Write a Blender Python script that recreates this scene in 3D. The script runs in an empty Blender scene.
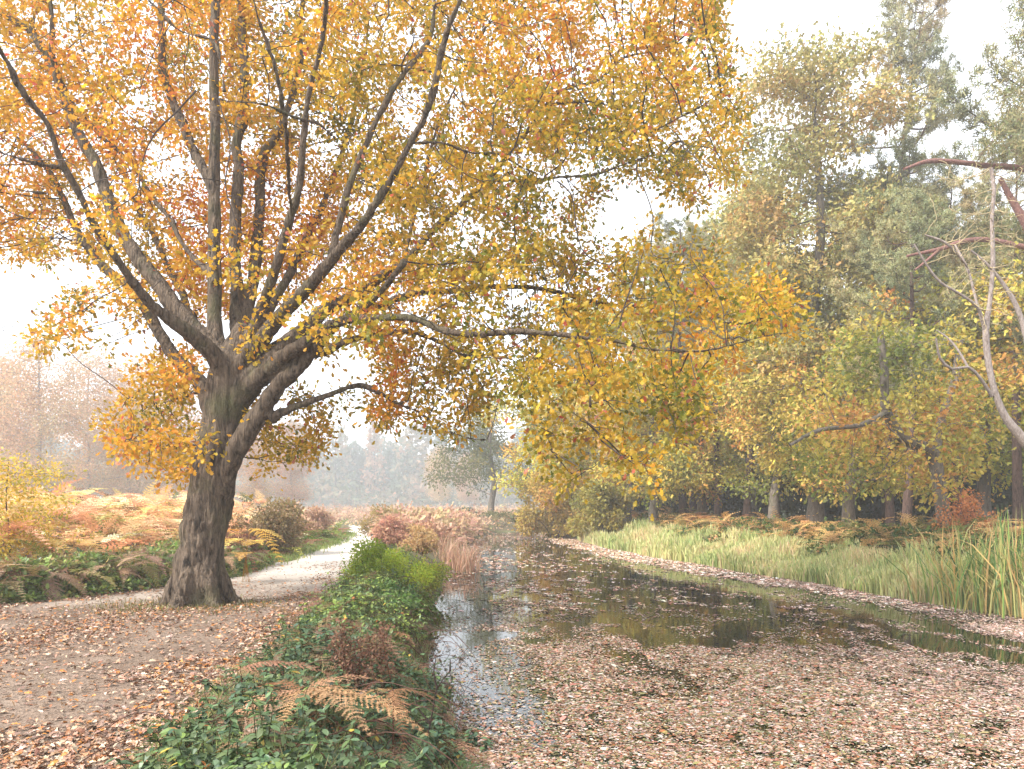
import bpy, math, random
import numpy as np
from mathutils import Vector, noise as mnoise

R = np.random.default_rng(11)
random.seed(5)
sc = bpy.context.scene
COL = sc.collection

# ------------------------------------------------------------------ camera constants
F, HX, HY, CZ = 796.0, 512.0, 505.0, 2.4

def P(px, py, d):
    return np.array([(px - HX) / F * d, d, CZ - (py - HY) / F * d])

def lin(c):
    c = np.asarray(c, float) / 255.0
    return np.where(c <= 0.04045, c / 12.92, ((c + 0.055) / 1.055) ** 2.4)

def smooth(t):
    t = np.clip(t, 0, 1)
    return t * t * (3 - 2 * t)

# ------------------------------------------------------------------ cheap vector noise (value noise)
_T = np.random.default_rng(3).random((64, 64, 64))
def vnoise(p, s=1.0):
    p = np.atleast_2d(np.asarray(p, float)) * s + 100.0
    i = np.floor(p).astype(int); f = p - i; f = f * f * (3 - 2 * f)
    r = 0
    for a in (0, 1):
        for b in (0, 1):
            for c in (0, 1):
                w = (f[:, 0] if a else 1 - f[:, 0]) * (f[:, 1] if b else 1 - f[:, 1]) * (f[:, 2] if c else 1 - f[:, 2])
                r = r + w * _T[(i[:, 0] + a) % 64, (i[:, 1] + b) % 64, (i[:, 2] + c) % 64]
    return r

def xyz(x, y, z=None):
    x = np.asarray(x, float)
    return np.stack([x, np.broadcast_to(np.asarray(y, float), x.shape), np.zeros_like(x) if z is None else np.broadcast_to(np.asarray(z, float), x.shape)], -1)

# ------------------------------------------------------------------ terrain
_XLY = [-15, 0, 7.2, 16.6, 30, 48, 68, 300]; _XLX = [1.6, 0.75, -0.56, -2.0, -2.5, -2.6, -2.0, 2]
_XRY = [-15, 8, 15.5, 19, 38, 48, 68, 300];  _XRX = [17.5, 13.2, 11.0, 10.2, 6.1, 4.7, 3.9, 4]
_PLY = [-15, 8, 14.3, 17.3, 20, 28, 36, 45, 60, 300]; _PLX = [-20, -12.5, -9.4, -7.8, -7.25, -7.55, -8.2, -9.3, -12.2, -60]
_PRY = [-15, 5.4, 9.9, 15, 19.6, 28, 37.7, 45, 60, 300];      _PRX = [-0.8, -2.45, -2.95, -3.3, -3.85, -5.0, -6.3, -7.3, -10, -58]
def xl(y): return np.interp(y, _XLY, _XLX) + 0.18 * np.sin(np.asarray(y) * 0.9) * np.clip((np.asarray(y) - 6) / 20, 0, 1)
def xr(y): return np.interp(y, _XRY, _XRX) + 0.12 * np.sin(np.asarray(y) * 0.8 + 1)
def pl(y): return np.interp(y, _PLY, _PLX)
def pr(y): return np.interp(y, _PRY, _PRX)

def ground_z(x, y):
    x = np.asarray(x, float); y = np.asarray(y, float)
    shp = np.broadcast(x, y).shape
    x = np.broadcast_to(x, shp).ravel(); y = np.broadcast_to(y, shp).ravel()
    dl = xl(y) - x; dr = x - xr(y); de = (y - 70) * 0.6
    d = np.maximum(np.maximum(dl, dr), de)           # >0 on land
    zin = -0.8 * smooth(-d / 1.4)
    zl = 0.6 * smooth(dl / 1.5) + 0.55 * smooth((pl(y) - 0.6 - x) / 9.0) + 0.5 * smooth((-20 - x) / 20)
    zr = 0.22 * smooth(dr / 0.7) + 0.95 * smooth((dr - 0.8) / 5.0) + 0.5 * smooth((dr - 8) / 20)
    ze = 0.5 * smooth(de / 2.0)
    z = np.where(d <= 0, zin, np.where(dl >= np.maximum(dr, de), zl, np.where(dr >= de, zr, ze)))
    # blend end-of-canal ground with the side banks
    side = np.where(dl > 0, zl, np.where(dr > 0, zr, ze))
    z = np.where((d > 0) & (y > 70), side * (1 - smooth((y - 70) / 8)) * 0.6 + ze * smooth((y - 70) / 4), z)
    z = np.where((d > 0) & (y > 70) & (z < 0.15), 0.15, z)
    z = z + 0.9 * smooth((y - 90) / 120)
    n = (vnoise(xyz(x, y), 0.45) - 0.5) * 0.16 + (vnoise(xyz(x, y), 1.7) - 0.5) * 0.05
    onp = smooth((x - pl(y)) / .8) * smooth((pr(y) - x) / .8)
    z = z + n * smooth(d / 1.0) * (1 - .85 * onp)
    return z.reshape(shp)

def gz(x, y): return float(ground_z(np.array([x]), np.array([y]))[0])

# ------------------------------------------------------------------ mesh builder
class MB:
    def __init__(s): s.V = []; s.L = []; s.T = []; s.C = []; s.S = []; s.n = 0
    def add(s, V, faces_k, cols=None, smooth_=False):
        """V (n,3); faces_k (m,k) int indices local; cols (m,3) or (3,)"""
        V = np.asarray(V, np.float32).reshape(-1, 3); f = np.asarray(faces_k, np.int32)
        m, k = f.shape
        s.V.append(V); s.L.append((f + s.n).ravel()); s.T.append(np.full(m, k, np.int32))
        c = np.ones((m, 4), np.float32)
        if cols is not None: c[:, :3] = cols
        s.C.append(c); s.S.append(np.full(m, smooth_, bool)); s.n += len(V)
    def leafs(s, W, cols):
        """W (N,k,3): N separate k-gons"""
        N, k, _ = W.shape
        s.add(W.reshape(-1, 3), np.arange(N * k).reshape(N, k), cols)
    def mesh(s, name, mat):
        me = bpy.data.meshes.new(name)
        V = np.concatenate(s.V); L = np.concatenate(s.L); T = np.concatenate(s.T); C = np.concatenate(s.C); S = np.concatenate(s.S)
        me.vertices.add(len(V)); me.vertices.foreach_set('co', V.ravel())
        me.loops.add(len(L)); me.loops.foreach_set('vertex_index', L)
        me.polygons.add(len(T)); st = np.zeros(len(T), np.int32); st[1:] = np.cumsum(T)[:-1]
        me.polygons.foreach_set('loop_start', st)
        try: me.polygons.foreach_set('loop_total', T)
        except Exception: pass
        me.polygons.foreach_set('use_smooth', S)
        a = me.attributes.new('tone', 'FLOAT_COLOR', 'FACE'); a.data.foreach_set('color', C.ravel())
        me.update(calc_edges=True)
        if mat: me.materials.append(mat)
        return me

def link(name, data, parent=None):
    o = bpy.data.objects.new(name, data); COL.objects.link(o)
    if parent: o.parent = parent
    return o
def tag(o, label=None, cat=None, group=None, kind=None):
    if label: o['label'] = label
    if cat: o['category'] = cat
    if group: o['group'] = group
    if kind: o['kind'] = kind
    return o
def empty(name, loc, label, cat, group=None, rz=0, s=1.0):
    o = bpy.data.objects.new(name, None); COL.objects.link(o)
    o.location = loc; o.rotation_euler = (0, 0, rz); o.scale = (s, s, s) if np.isscalar(s) else s
    o.empty_display_size = 0.3
    return tag(o, label, cat, group)

# ------------------------------------------------------------------ materials
def new_mat(name):
    m = bpy.data.materials.new(name); m.use_nodes = True
    nt = m.node_tree; nt.nodes.clear()
    return m, nt, nt.nodes, nt.links
def leaf_mat(name, trans=0.38, gloss=0.05, rough=0.5, objvar=0.0):
    m, nt, N, Lk = new_mat(name)
    out = N.new('ShaderNodeOutputMaterial'); at = N.new('ShaderNodeAttribute'); at.attribute_name = 'tone'
    col = at.outputs['Color']
    if objvar:
        oi = N.new('ShaderNodeObjectInfo'); hs = N.new('ShaderNodeHueSaturation')
        mr = N.new('ShaderNodeMapRange'); mr.inputs[3].default_value = 0.5 - objvar * 0.35; mr.inputs[4].default_value = 0.5 + objvar * 0.35
        Lk.new(oi.outputs['Random'], mr.inputs[0]); Lk.new(mr.outputs[0], hs.inputs['Hue'])
        mr2 = N.new('ShaderNodeMapRange'); mr2.inputs[3].default_value = 1 - objvar * 2; mr2.inputs[4].default_value = 1 + objvar * 2
        Lk.new(oi.outputs['Random'], mr2.inputs[0]); Lk.new(mr2.outputs[0], hs.inputs['Value'])
        Lk.new(col, hs.inputs['Color']); col = hs.outputs['Color']
    d = N.new('ShaderNodeBsdfDiffuse'); t = N.new('ShaderNodeBsdfTranslucent'); mx = N.new('ShaderNodeMixShader'); mx.inputs[0].default_value = trans
    Lk.new(col, d.inputs['Color']); Lk.new(col, t.inputs['Color'])
    Lk.new(d.outputs[0], mx.inputs[1]); Lk.new(t.outputs[0], mx.inputs[2])
    if gloss:
        g = N.new('ShaderNodeBsdfGlossy'); g.inputs['Roughness'].default_value = rough
        m2 = N.new('ShaderNodeMixShader'); m2.inputs[0].default_value = gloss
        Lk.new(mx.outputs[0], m2.inputs[1]); Lk.new(g.outputs[0], m2.inputs[2]); Lk.new(m2.outputs[0], out.inputs[0])
    else: Lk.new(mx.outputs[0], out.inputs[0])
    return m

def ramp(N, stops):
    r = N.new('ShaderNodeValToRGB'); e = r.color_ramp.elements
    while len(e) < len(stops): e.new(0.5)
    for i, (p, c) in enumerate(stops):
        e[i].position = p; e[i].color = (*c, 1)
    return r

def bark_mat(name, light, dark, moss=None, sc_=(9, 9, 2.2), bump=0.6, fine=30):
    m, nt, N, Lk = new_mat(name)
    out = N.new('ShaderNodeOutputMaterial'); bs = N.new('ShaderNodeBsdfPrincipled'); bs.inputs['Roughness'].default_value = 0.9
    bs.inputs['Specular IOR Level'].default_value = 0.2
    tc = N.new('ShaderNodeTexCoord'); mp = N.new('ShaderNodeMapping'); mp.inputs['Scale'].default_value = sc_
    Lk.new(tc.outputs['Object'], mp.inputs[0])
    nz = N.new('ShaderNodeTexNoise'); nz.inputs['Scale'].default_value = 1.3; nz.inputs['Detail'].default_value = 6; nz.inputs['Distortion'].default_value = 0.4
    Lk.new(mp.outputs[0], nz.inputs['Vector'])
    vo = N.new('ShaderNodeTexVoronoi'); vo.feature = 'DISTANCE_TO_EDGE'; vo.inputs['Scale'].default_value = 1.6
    ad = N.new('ShaderNodeVectorMath'); ad.operation = 'ADD'; s2 = N.new('ShaderNodeVectorMath'); s2.operation = 'SCALE'; s2.inputs['Scale'].default_value = 1.2
    Lk.new(nz.outputs['Color'], s2.inputs[0]); Lk.new(mp.outputs[0], ad.inputs[0]); Lk.new(s2.outputs[0], ad.inputs[1]); Lk.new(ad.outputs[0], vo.inputs['Vector'])
    r = ramp(N, [(0.0, dark), (0.22, tuple(0.5 * (a + b) for a, b in zip(light, dark))), (0.6, light)])
    mul = N.new('ShaderNodeMath'); mul.operation = 'MULTIPLY_ADD'; mul.inputs[1].default_value = 0.75
    mr = N.new('ShaderNodeMapRange'); mr.inputs[1].default_value = 0.3; mr.inputs[2].default_value = 0.75; mr.inputs[3].default_value = -0.05; mr.inputs[4].default_value = 0.42
    Lk.new(nz.outputs['Fac'], mr.inputs[0]); Lk.new(vo.outputs['Distance'], mul.inputs[0]); Lk.new(mr.outputs[0], mul.inputs[2])
    Lk.new(mul.outputs[0], r.inputs[0]); col = r.outputs[0]
    n2 = N.new('ShaderNodeTexNoise'); n2.inputs['Scale'].default_value = 1.6; n2.inputs['Detail'].default_value = 8
    Lk.new(tc.outputs['Object'], n2.inputs['Vector'])
    if moss:
        mr3 = N.new('ShaderNodeMapRange'); mr3.inputs[1].default_value = 0.52; mr3.inputs[2].default_value = 0.72; mr3.inputs[4].default_value = 0.7
        Lk.new(n2.outputs['Fac'], mr3.inputs[0]); mc = N.new('ShaderNodeMix'); mc.data_type = 'RGBA'
        Lk.new(mr3.outputs[0], mc.inputs[0]); Lk.new(col, mc.inputs[6]); mc.inputs[7].default_value = (*moss, 1); col = mc.outputs[2]
    n3 = N.new('ShaderNodeTexNoise'); n3.inputs['Scale'].default_value = fine; n3.inputs['Detail'].default_value = 4; Lk.new(tc.outputs['Object'], n3.inputs['Vector'])
    hs = N.new('ShaderNodeHueSaturation'); mv = N.new('ShaderNodeMapRange'); mv.inputs[3].default_value = 0.6; mv.inputs[4].default_value = 1.4
    Lk.new(n3.outputs['Fac'], mv.inputs[0]); Lk.new(mv.outputs[0], hs.inputs['Value']); Lk.new(col, hs.inputs['Color'])
    Lk.new(hs.outputs[0], bs.inputs['Base Color'])
    hadd = N.new('ShaderNodeMath'); hadd.operation = 'MULTIPLY_ADD'; hadd.inputs[1].default_value = 0.3
    Lk.new(n3.outputs['Fac'], hadd.inputs[0]); Lk.new(mul.outputs[0], hadd.inputs[2])
    bp = N.new('ShaderNodeBump'); bp.inputs['Strength'].default_value = bump; bp.inputs['Distance'].default_value = 0.05
    Lk.new(hadd.outputs[0], bp.inputs['Height']); Lk.new(bp.outputs[0], bs.inputs['Normal'])
    Lk.new(bs.outputs[0], out.inputs[0])
    return m

def tone_mat(name, rough=0.9):
    m, nt, N, Lk = new_mat(name)
    out = N.new('ShaderNodeOutputMaterial'); bs = N.new('ShaderNodeBsdfPrincipled'); bs.inputs['Roughness'].default_value = rough
    bs.inputs['Specular IOR Level'].default_value = 0.15
    at = N.new('ShaderNodeAttribute'); at.attribute_name = 'tone'
    nz = N.new('ShaderNodeTexNoise'); nz.inputs['Scale'].default_value = 25; tc = N.new('ShaderNodeTexCoord'); Lk.new(tc.outputs['Object'], nz.inputs['Vector'])
    hs = N.new('ShaderNodeHueSaturation'); mv = N.new('ShaderNodeMapRange'); mv.inputs[3].default_value = 0.6; mv.inputs[4].default_value = 1.4
    Lk.new(nz.outputs['Fac'], mv.inputs[0]); Lk.new(mv.outputs[0], hs.inputs['Value']); Lk.new(at.outputs['Color'], hs.inputs['Color'])
    Lk.new(hs.outputs[0], bs.inputs['Base Color']); Lk.new(bs.outputs[0], out.inputs[0])
    return m

M_LEAF = leaf_mat('leaf', 0.5, 0.02)
M_LEAFV = leaf_mat('leaf_varied', 0.35, 0.02, objvar=0.06)
M_GREEN = leaf_mat('undergrowth_leaf', 0.3, 0.035, 0.45)
M_LITTER = leaf_mat('litter_leaf', 0.05, 0.04, 0.5)
M_FLOAT = leaf_mat('floating_leaf', 0.0, 0.05, 0.35)
M_FERN = leaf_mat('fern', 0.3, 0.0)
M_GRASS = leaf_mat('grass', 0.3, 0.02)
M_NEEDLE = leaf_mat('needle', 0.15, 0.02, objvar=0.04)
M_OAK = bark_mat('oak_bark', (0.165, 0.12, 0.084), (0.016, 0.012, 0.009), (0.085, 0.085, 0.038), (11, 11, 2.2), 1.0)
M_TWIG = bark_mat('twig_bark', (0.085, 0.065, 0.055), (0.035, 0.028, 0.025), None, (20, 20, 20), 0.2)
M_PINE = bark_mat('pine_bark', (0.16, 0.10, 0.08), (0.035, 0.024, 0.022), None, (7, 7, 2.0), 0.6)
M_WOOD = bark_mat('wood_bark', (0.20, 0.165, 0.13), (0.06, 0.05, 0.04), (0.12, 0.12, 0.07), (8, 8, 2.5), 0.5)
M_BIRCH = bark_mat('birch_bark', (0.40, 0.36, 0.33), (0.10, 0.08, 0.07), None, (5, 5, 6), 0.3)
M_DEADWOOD = bark_mat('dead_wood', (0.36, 0.30, 0.265), (0.15, 0.11, 0.095), None, (14, 14, 4), 0.4)
M_STEM = tone_mat('stem')

# ------------------------------------------------------------------ tubes
def tube(mb, pts, rad, sides=6, col=(0.1, 0.08, 0.06), cap=True):
    pts = np.asarray(pts, float); rad = np.asarray(rad, float); n = len(pts)
    if n < 2: return
    t = np.gradient(pts, axis=0); t /= np.linalg.norm(t, axis=1, keepdims=True) + 1e-9
    u = np.cross(t[0], [0.31, 0.9, 0.2]); u /= np.linalg.norm(u) + 1e-9
    U = np.zeros((n, 3)); U[0] = u
    for i in range(1, n):
        u = u - t[i] * np.dot(u, t[i]); u /= np.linalg.norm(u) + 1e-9; U[i] = u
    W = np.cross(t, U)
    a = np.arange(sides) * 2 * math.pi / sides
    ring = pts[:, None] + rad[:, None, None] * (np.cos(a)[None, :, None] * U[:, None] + np.sin(a)[None, :, None] * W[:, None])
    V = ring.reshape(-1, 3)
    i = np.arange(n - 1)[:, None] * sides; j = np.arange(sides)[None]; j2 = (j + 1) % sides
    f = np.stack([i + j, i + j2, i + sides + j2, i + sides + j], -1).reshape(-1, 4)
    mb.add(V, f, col, True)
    if cap:
        mb.add(ring[-1], np.arange(sides)[None], col); mb.add(ring[0][::-1], np.arange(sides)[None], col)

def catmull(pts, step):
    """pts (n,k) -> resampled smooth curve with about `step` spacing over the first three columns"""
    p = np.asarray(pts, float)
    if len(p) < 3:
        m = max(2, int(np.linalg.norm(p[1, :3] - p[0, :3]) / step) + 1); t = np.linspace(0, 1, m)[:, None]
        return p[0] * (1 - t) + p[-1] * t
    q = np.vstack([2 * p[0] - p[1], p, 2 * p[-1] - p[-2]]); out = []
    for i in range(1, len(q) - 2):
        m = max(1, int(np.linalg.norm(q[i + 1, :3] - q[i, :3]) / step)); t = (np.arange(m) / m)[:, None]
        a, b, c, d = q[i - 1], q[i], q[i + 1], q[i + 2]
        out.append(0.5 * (2 * b + (c - a) * t + (2 * a - 5 * b + 4 * c - d) * t ** 2 + (3 * b - a - 3 * c + d) * t ** 3))
    out.append(p[-1:]); return np.vstack(out)

# ------------------------------------------------------------------ space colonisation
def grow(seed_pts, attr, D, kill, infl, iters=80, trop=(0, 0, 0.0), jit=0.15, rng=R, seed_dir=None):
    nodes = [np.asarray(p, float) for p in seed_pts]; parent = [-1] * len(nodes); ns = len(nodes)
    A = np.asarray(attr, float).copy(); best = np.full(len(A), 1e9); bi = np.zeros(len(A), int)
    def upd(lo):
        nonlocal best, bi
        Nn = np.array(nodes[lo:])
        for s in range(0, len(Nn), 400):
            c = Nn[s:s + 400]
            d = np.linalg.norm(A[:, None] - c[None], axis=2) if len(A) else np.zeros((0, len(c)))
            if len(A) == 0: return
            k = d.argmin(1); dm = d[np.arange(len(A)), k]; m = dm < best
            best = np.where(m, dm, best); bi = np.where(m, k + lo + s, bi)
    upd(0); trop = np.asarray(trop, float); seen = {}
    for it in range(iters):
        alive = best > kill
        A, best, bi = A[alive], best[alive], bi[alive]
        if len(A) == 0: break
        act = best < infl
        if not act.any():
            act = best <= best.min() + D
        Na = np.array(nodes); vec = A[act] - Na[bi[act]]; vec /= np.linalg.norm(vec, axis=1, keepdims=True) + 1e-9
        idx = bi[act]; uq, inv = np.unique(idx, return_inverse=True)
        dirs = np.zeros((len(uq), 3)); np.add.at(dirs, inv, vec)
        dirs = dirs / (np.linalg.norm(dirs, axis=1, keepdims=True) + 1e-9) + trop + rng.normal(0, jit, dirs.shape)
        dirs /= np.linalg.norm(dirs, axis=1, keepdims=True) + 1e-9
        lo = len(nodes); added = 0
        ia = np.nonzero(act)[0]; stuck = []
        for qi, (q, dv) in enumerate(zip(uq, dirs)):
            c = seen.get(q, 0)
            if c >= 7: stuck.append(q); continue
            seen[q] = c + 1
            if c >= 1:                      # the mean direction led nowhere new: head for one attractor
                own = ia[inv == qi]; tgt = A[own[rng.integers(len(own))]]; dv = unit(tgt - nodes[q] + rng.normal(0, jit * .3, 3) * D)
            nodes.append(nodes[q] + dv * D); parent.append(int(q)); added += 1
        if stuck:
            kp = ~np.isin(bi, stuck); A, best, bi = A[kp], best[kp], bi[kp]
        if added: upd(lo)
    return np.array(nodes), np.array(parent), ns

def radii(nodes, parent, ns, tip=0.006, e=2.3, mx=1.0):
    r = np.zeros(len(nodes)); acc = np.zeros(len(nodes))
    for i in range(len(nodes) - 1, ns - 1, -1):
        r[i] = min(mx, max(tip, acc[i] ** (1 / e) if acc[i] > 0 else tip)); acc[parent[i]] += r[i] ** e
    return r, acc

def branches_mesh(mb, nodes, parent, ns, r, sides=5, col=(0.1, 0.08, 0.06), rmin=0.0):
    n = len(nodes); ch = [[] for _ in range(n)]
    for i in range(ns, n):
        ch[parent[i]].append(i)
    main = np.full(n, -1)
    for i in range(n):
        if ch[i]: main[i] = max(ch[i], key=lambda k: r[k])
    for i in range(ns, n):
        p = parent[i]
        if p < ns or main[p] != i:            # chain start
            c = [p, i]; k = i
            while main[k] >= 0: k = main[k]; c.append(k)
            rr = r[c].copy(); rr[0] = rr[1] * 1.15; pp = nodes[c].copy()
            if rr.max() < rmin: continue
            if len(c) > 3:
                q = pp.copy(); q[1:-1] = 0.5 * pp[1:-1] + 0.25 * (pp[:-2] + pp[2:]); pp = q
            rr[-1] *= 0.5
            tube(mb, pp, rr, sides if rr.max() > 0.03 else (4 if rr.max() > 0.012 else 3), col, cap=False)

# ------------------------------------------------------------------ leaves
SH_OAK = np.array([(0, 0, 0), (.22, .13, .03), (.33, .07, .02), (.52, .25, .06), (.62, .12, .03), (.8, .2, .04), (1, 0, -.06), (.8, -.2, .04), (.62, -.12, .03), (.52, -.25, .06), (.33, -.07, .02), (.22, -.13, .03)])
SH_OVAL = np.array([(0, 0, 0), (.3, .24, .05), (.7, .22, .03), (1, 0, -.08), (.7, -.22, .03), (.3, -.24, .05)])
SH_SMALL = np.array([(0, 0, 0), (.45, .3, .05), (1, 0, -.05), (.45, -.3, .05)])
SH_CLUMP = np.array([(0, .05, 0), (.25, .3, .08), (.45, .16, 0), (.75, .36, .1), (1, .08, -.05), (.85, -.25, .06), (.5, -.14, 0), (.3, -.36, .08)])

def unit(v): return v / (np.linalg.norm(v, axis=-1, keepdims=True) + 1e-9)
def place(shape, pos, dirv, nrm, size):
    u = unit(dirv); s = unit(np.cross(nrm, u)); w = np.cross(u, s); z = np.asarray(size)[:, None, None]
    return (pos[:, None] + z * (shape[None, :, 0:1] * u[:, None] + shape[None, :, 1:2] * s[:, None] + shape[None, :, 2:3] * w[:, None]))
def rdir(n, rng=R): return unit(rng.normal(size=(n, 3)))
def pick(pal, n, rng=R, w=None, jit=0.16):
    pal = np.asarray(pal); i = rng.choice(len(pal), n, p=w)
    return np.clip(pal[i] * (1 + rng.normal(0, jit, (n, 1))) * (1 + rng.normal(0, 0.05, (n, 3))), 0.004, 0.9)
def pickf(pal, t, rng=R, jit=0.15):
    """palette looked up by a float 0..1 plus noise: neighbours look alike"""
    pal = np.asarray(pal); x = np.clip(t, 0, 0.9999) * (len(pal) - 1); i = x.astype(int); f = (x - i)[:, None]
    c = pal[i] * (1 - f) + pal[i + 1] * f
    return np.clip(c * (1 + rng.normal(0, jit, (len(t), 1))) * (1 + rng.normal(0, 0.05, (len(t), 3))), 0.004, 0.9)

def leaf_cloud(mb, centres, k, spread, size, shape, colf, up=0.5, droop=0.2, rng=R):
    n = len(centres) * k; c = np.repeat(centres, k, 0); off = rng.normal(0, 1, (n, 3)) * spread
    pos = c + off; d = unit(off + rng.normal(0, spread * 0.7, (n, 3)) - np.array([0, 0, droop * spread]))
    nr = unit(rdir(n, rng) + np.array([0, 0, up]))
    sz = size * (0.65 + 0.7 * rng.random(n))
    mb.leafs(place(shape, pos, d, nr, sz), colf(pos, n))

def in_poly(x, y, poly):
    poly = np.asarray(poly, float); r = np.zeros(len(x), bool); j = len(poly) - 1
    for i in range(len(poly)):
        xi, yi = poly[i]; xj, yj = poly[j]
        c = ((yi > y) != (yj > y)) & (x < (xj - xi) * (y - yi) / (yj - yi + 1e-12) + xi); r ^= c; j = i
    return r
def poly_pts(poly, d0, d1, n, rng=R):
    poly = np.asarray(poly, float); lo, hi = poly.min(0), poly.max(0); out = []; m = 0
    while m < n:
        q = rng.random((n * 2, 2)) * (hi - lo) + lo; q = q[in_poly(q[:, 0], q[:, 1], poly)]
        d = (d0 ** 3 + (d1 ** 3 - d0 ** 3) * rng.random(len(q))) ** (1 / 3)
        out.append(np.stack([(q[:, 0] - HX) / F * d, d, CZ - (q[:, 1] - HY) / F * d], 1)); m += len(q)
    return np.vstack(out)[:n]

#SECTION world
# ================================================================== camera, light, world
cam = bpy.data.cameras.new('camera'); camo = bpy.data.objects.new('camera', cam); COL.objects.link(camo)
camo.location = (0, 0, CZ); camo.rotation_euler = (math.radians(90), 0, 0)
cam.sensor_fit = 'HORIZONTAL'; cam.sensor_width = 36; cam.lens = F / 1024 * 36
cam.shift_y = (HY - 384.5) / 1024; cam.clip_end = 2000; cam.clip_start = 0.05
sc.camera = camo

SUN_EL, SUN_AZ = math.radians(42), math.radians(238)     # azimuth clockwise from +Y (looking direction): behind the left shoulder
sd = Vector((math.sin(SUN_AZ) * math.cos(SUN_EL), math.cos(SUN_AZ) * math.cos(SUN_EL), math.sin(SUN_EL)))
sun = bpy.data.lights.new('sun', 'SUN'); sun.energy = 3.0; sun.angle = math.radians(10); sun.color = (1.0, 0.97, 0.91)
so = bpy.data.objects.new('sun', sun); COL.objects.link(so); so.rotation_euler = sd.to_track_quat('Z', 'Y').to_euler(); so.location = (-30, -30, 50)

w = bpy.data.worlds.new('World'); sc.world = w; w.use_nodes = True
nt = w.node_tree; nt.nodes.clear()
out = nt.nodes.new('ShaderNodeOutputWorld'); bg = nt.nodes.new('ShaderNodeBackground'); bg.inputs['Strength'].default_value = 0.105
sky = nt.nodes.new('ShaderNodeTexSky'); sky.sky_type = 'NISHITA'; sky.sun_disc = False; sky.sun_elevation = SUN_EL; sky.sun_rotation = SUN_AZ
sky.air_density = 1.0; sky.dust_density = 4.0; sky.ozone_density = 1.0
mxw = nt.nodes.new('ShaderNodeMix'); mxw.data_type = 'RGBA'; mxw.inputs[0].default_value = 0.85; mxw.inputs[7].default_value = (7.5, 7.85, 8.4, 1)
nt.links.new(sky.outputs[0], mxw.inputs[6]); nt.links.new(mxw.outputs[2], bg.inputs['Color']); nt.links.new(bg.outputs[0], out.inputs[0])

sc.view_settings.view_transform = 'Standard'; sc.view_settings.look = 'None'; sc.view_settings.gamma = 1.0; sc.view_settings.use_curve_mapping = False
sc.view_settings.exposure = 1.56
sc.render.engine = 'CYCLES'
cy = sc.cycles
cy.use_denoising = True
try:
    cy.denoiser = 'OPENIMAGEDENOISE'; cy.denoising_input_passes = 'RGB_ALBEDO_NORMAL'; cy.denoising_prefilter = 'ACCURATE'
except Exception: pass
cy.max_bounces = 6; cy.diffuse_bounces = 3; cy.glossy_bounces = 2; cy.transmission_bounces = 3; cy.transparent_max_bounces = 4; cy.volume_bounces = 3
cy.caustics_reflective = False; cy.caustics_refractive = False; cy.sample_clamp_indirect = 4.0
cy.use_adaptive_sampling = False

#SECTION ground
# ================================================================== ground sheet
def axis(lo, hi, near_lo, near_hi, fine, coarse):
    a = list(np.arange(near_lo, near_hi, fine)); s = fine; x = near_lo
    L_ = []
    while x > lo: s = min(coarse, s * 1.18); x -= s; L_.append(x)
    s = fine; x = near_hi; H_ = []
    while x < hi: H_.append(x); s = min(coarse, s * 1.12); x += s
    return np.array(L_[::-1] + a + H_ + [hi])
gx = axis(-230, 230, -16, 18, 0.16, 6); gy = axis(-18, 330, -4, 42, 0.2, 6)
GX, GY = np.meshgrid(gx, gy); GZ = ground_z(GX, GY)
mb = MB(); nx, ny = len(gx), len(gy); i = np.arange(ny - 1)[:, None] * nx + np.arange(nx - 1)[None]
mb.add(np.stack([GX, GY, GZ], -1).reshape(-1, 3), np.stack([i, i + 1, i + nx + 1, i + nx], -1).reshape(-1, 4), None, True)

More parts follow.
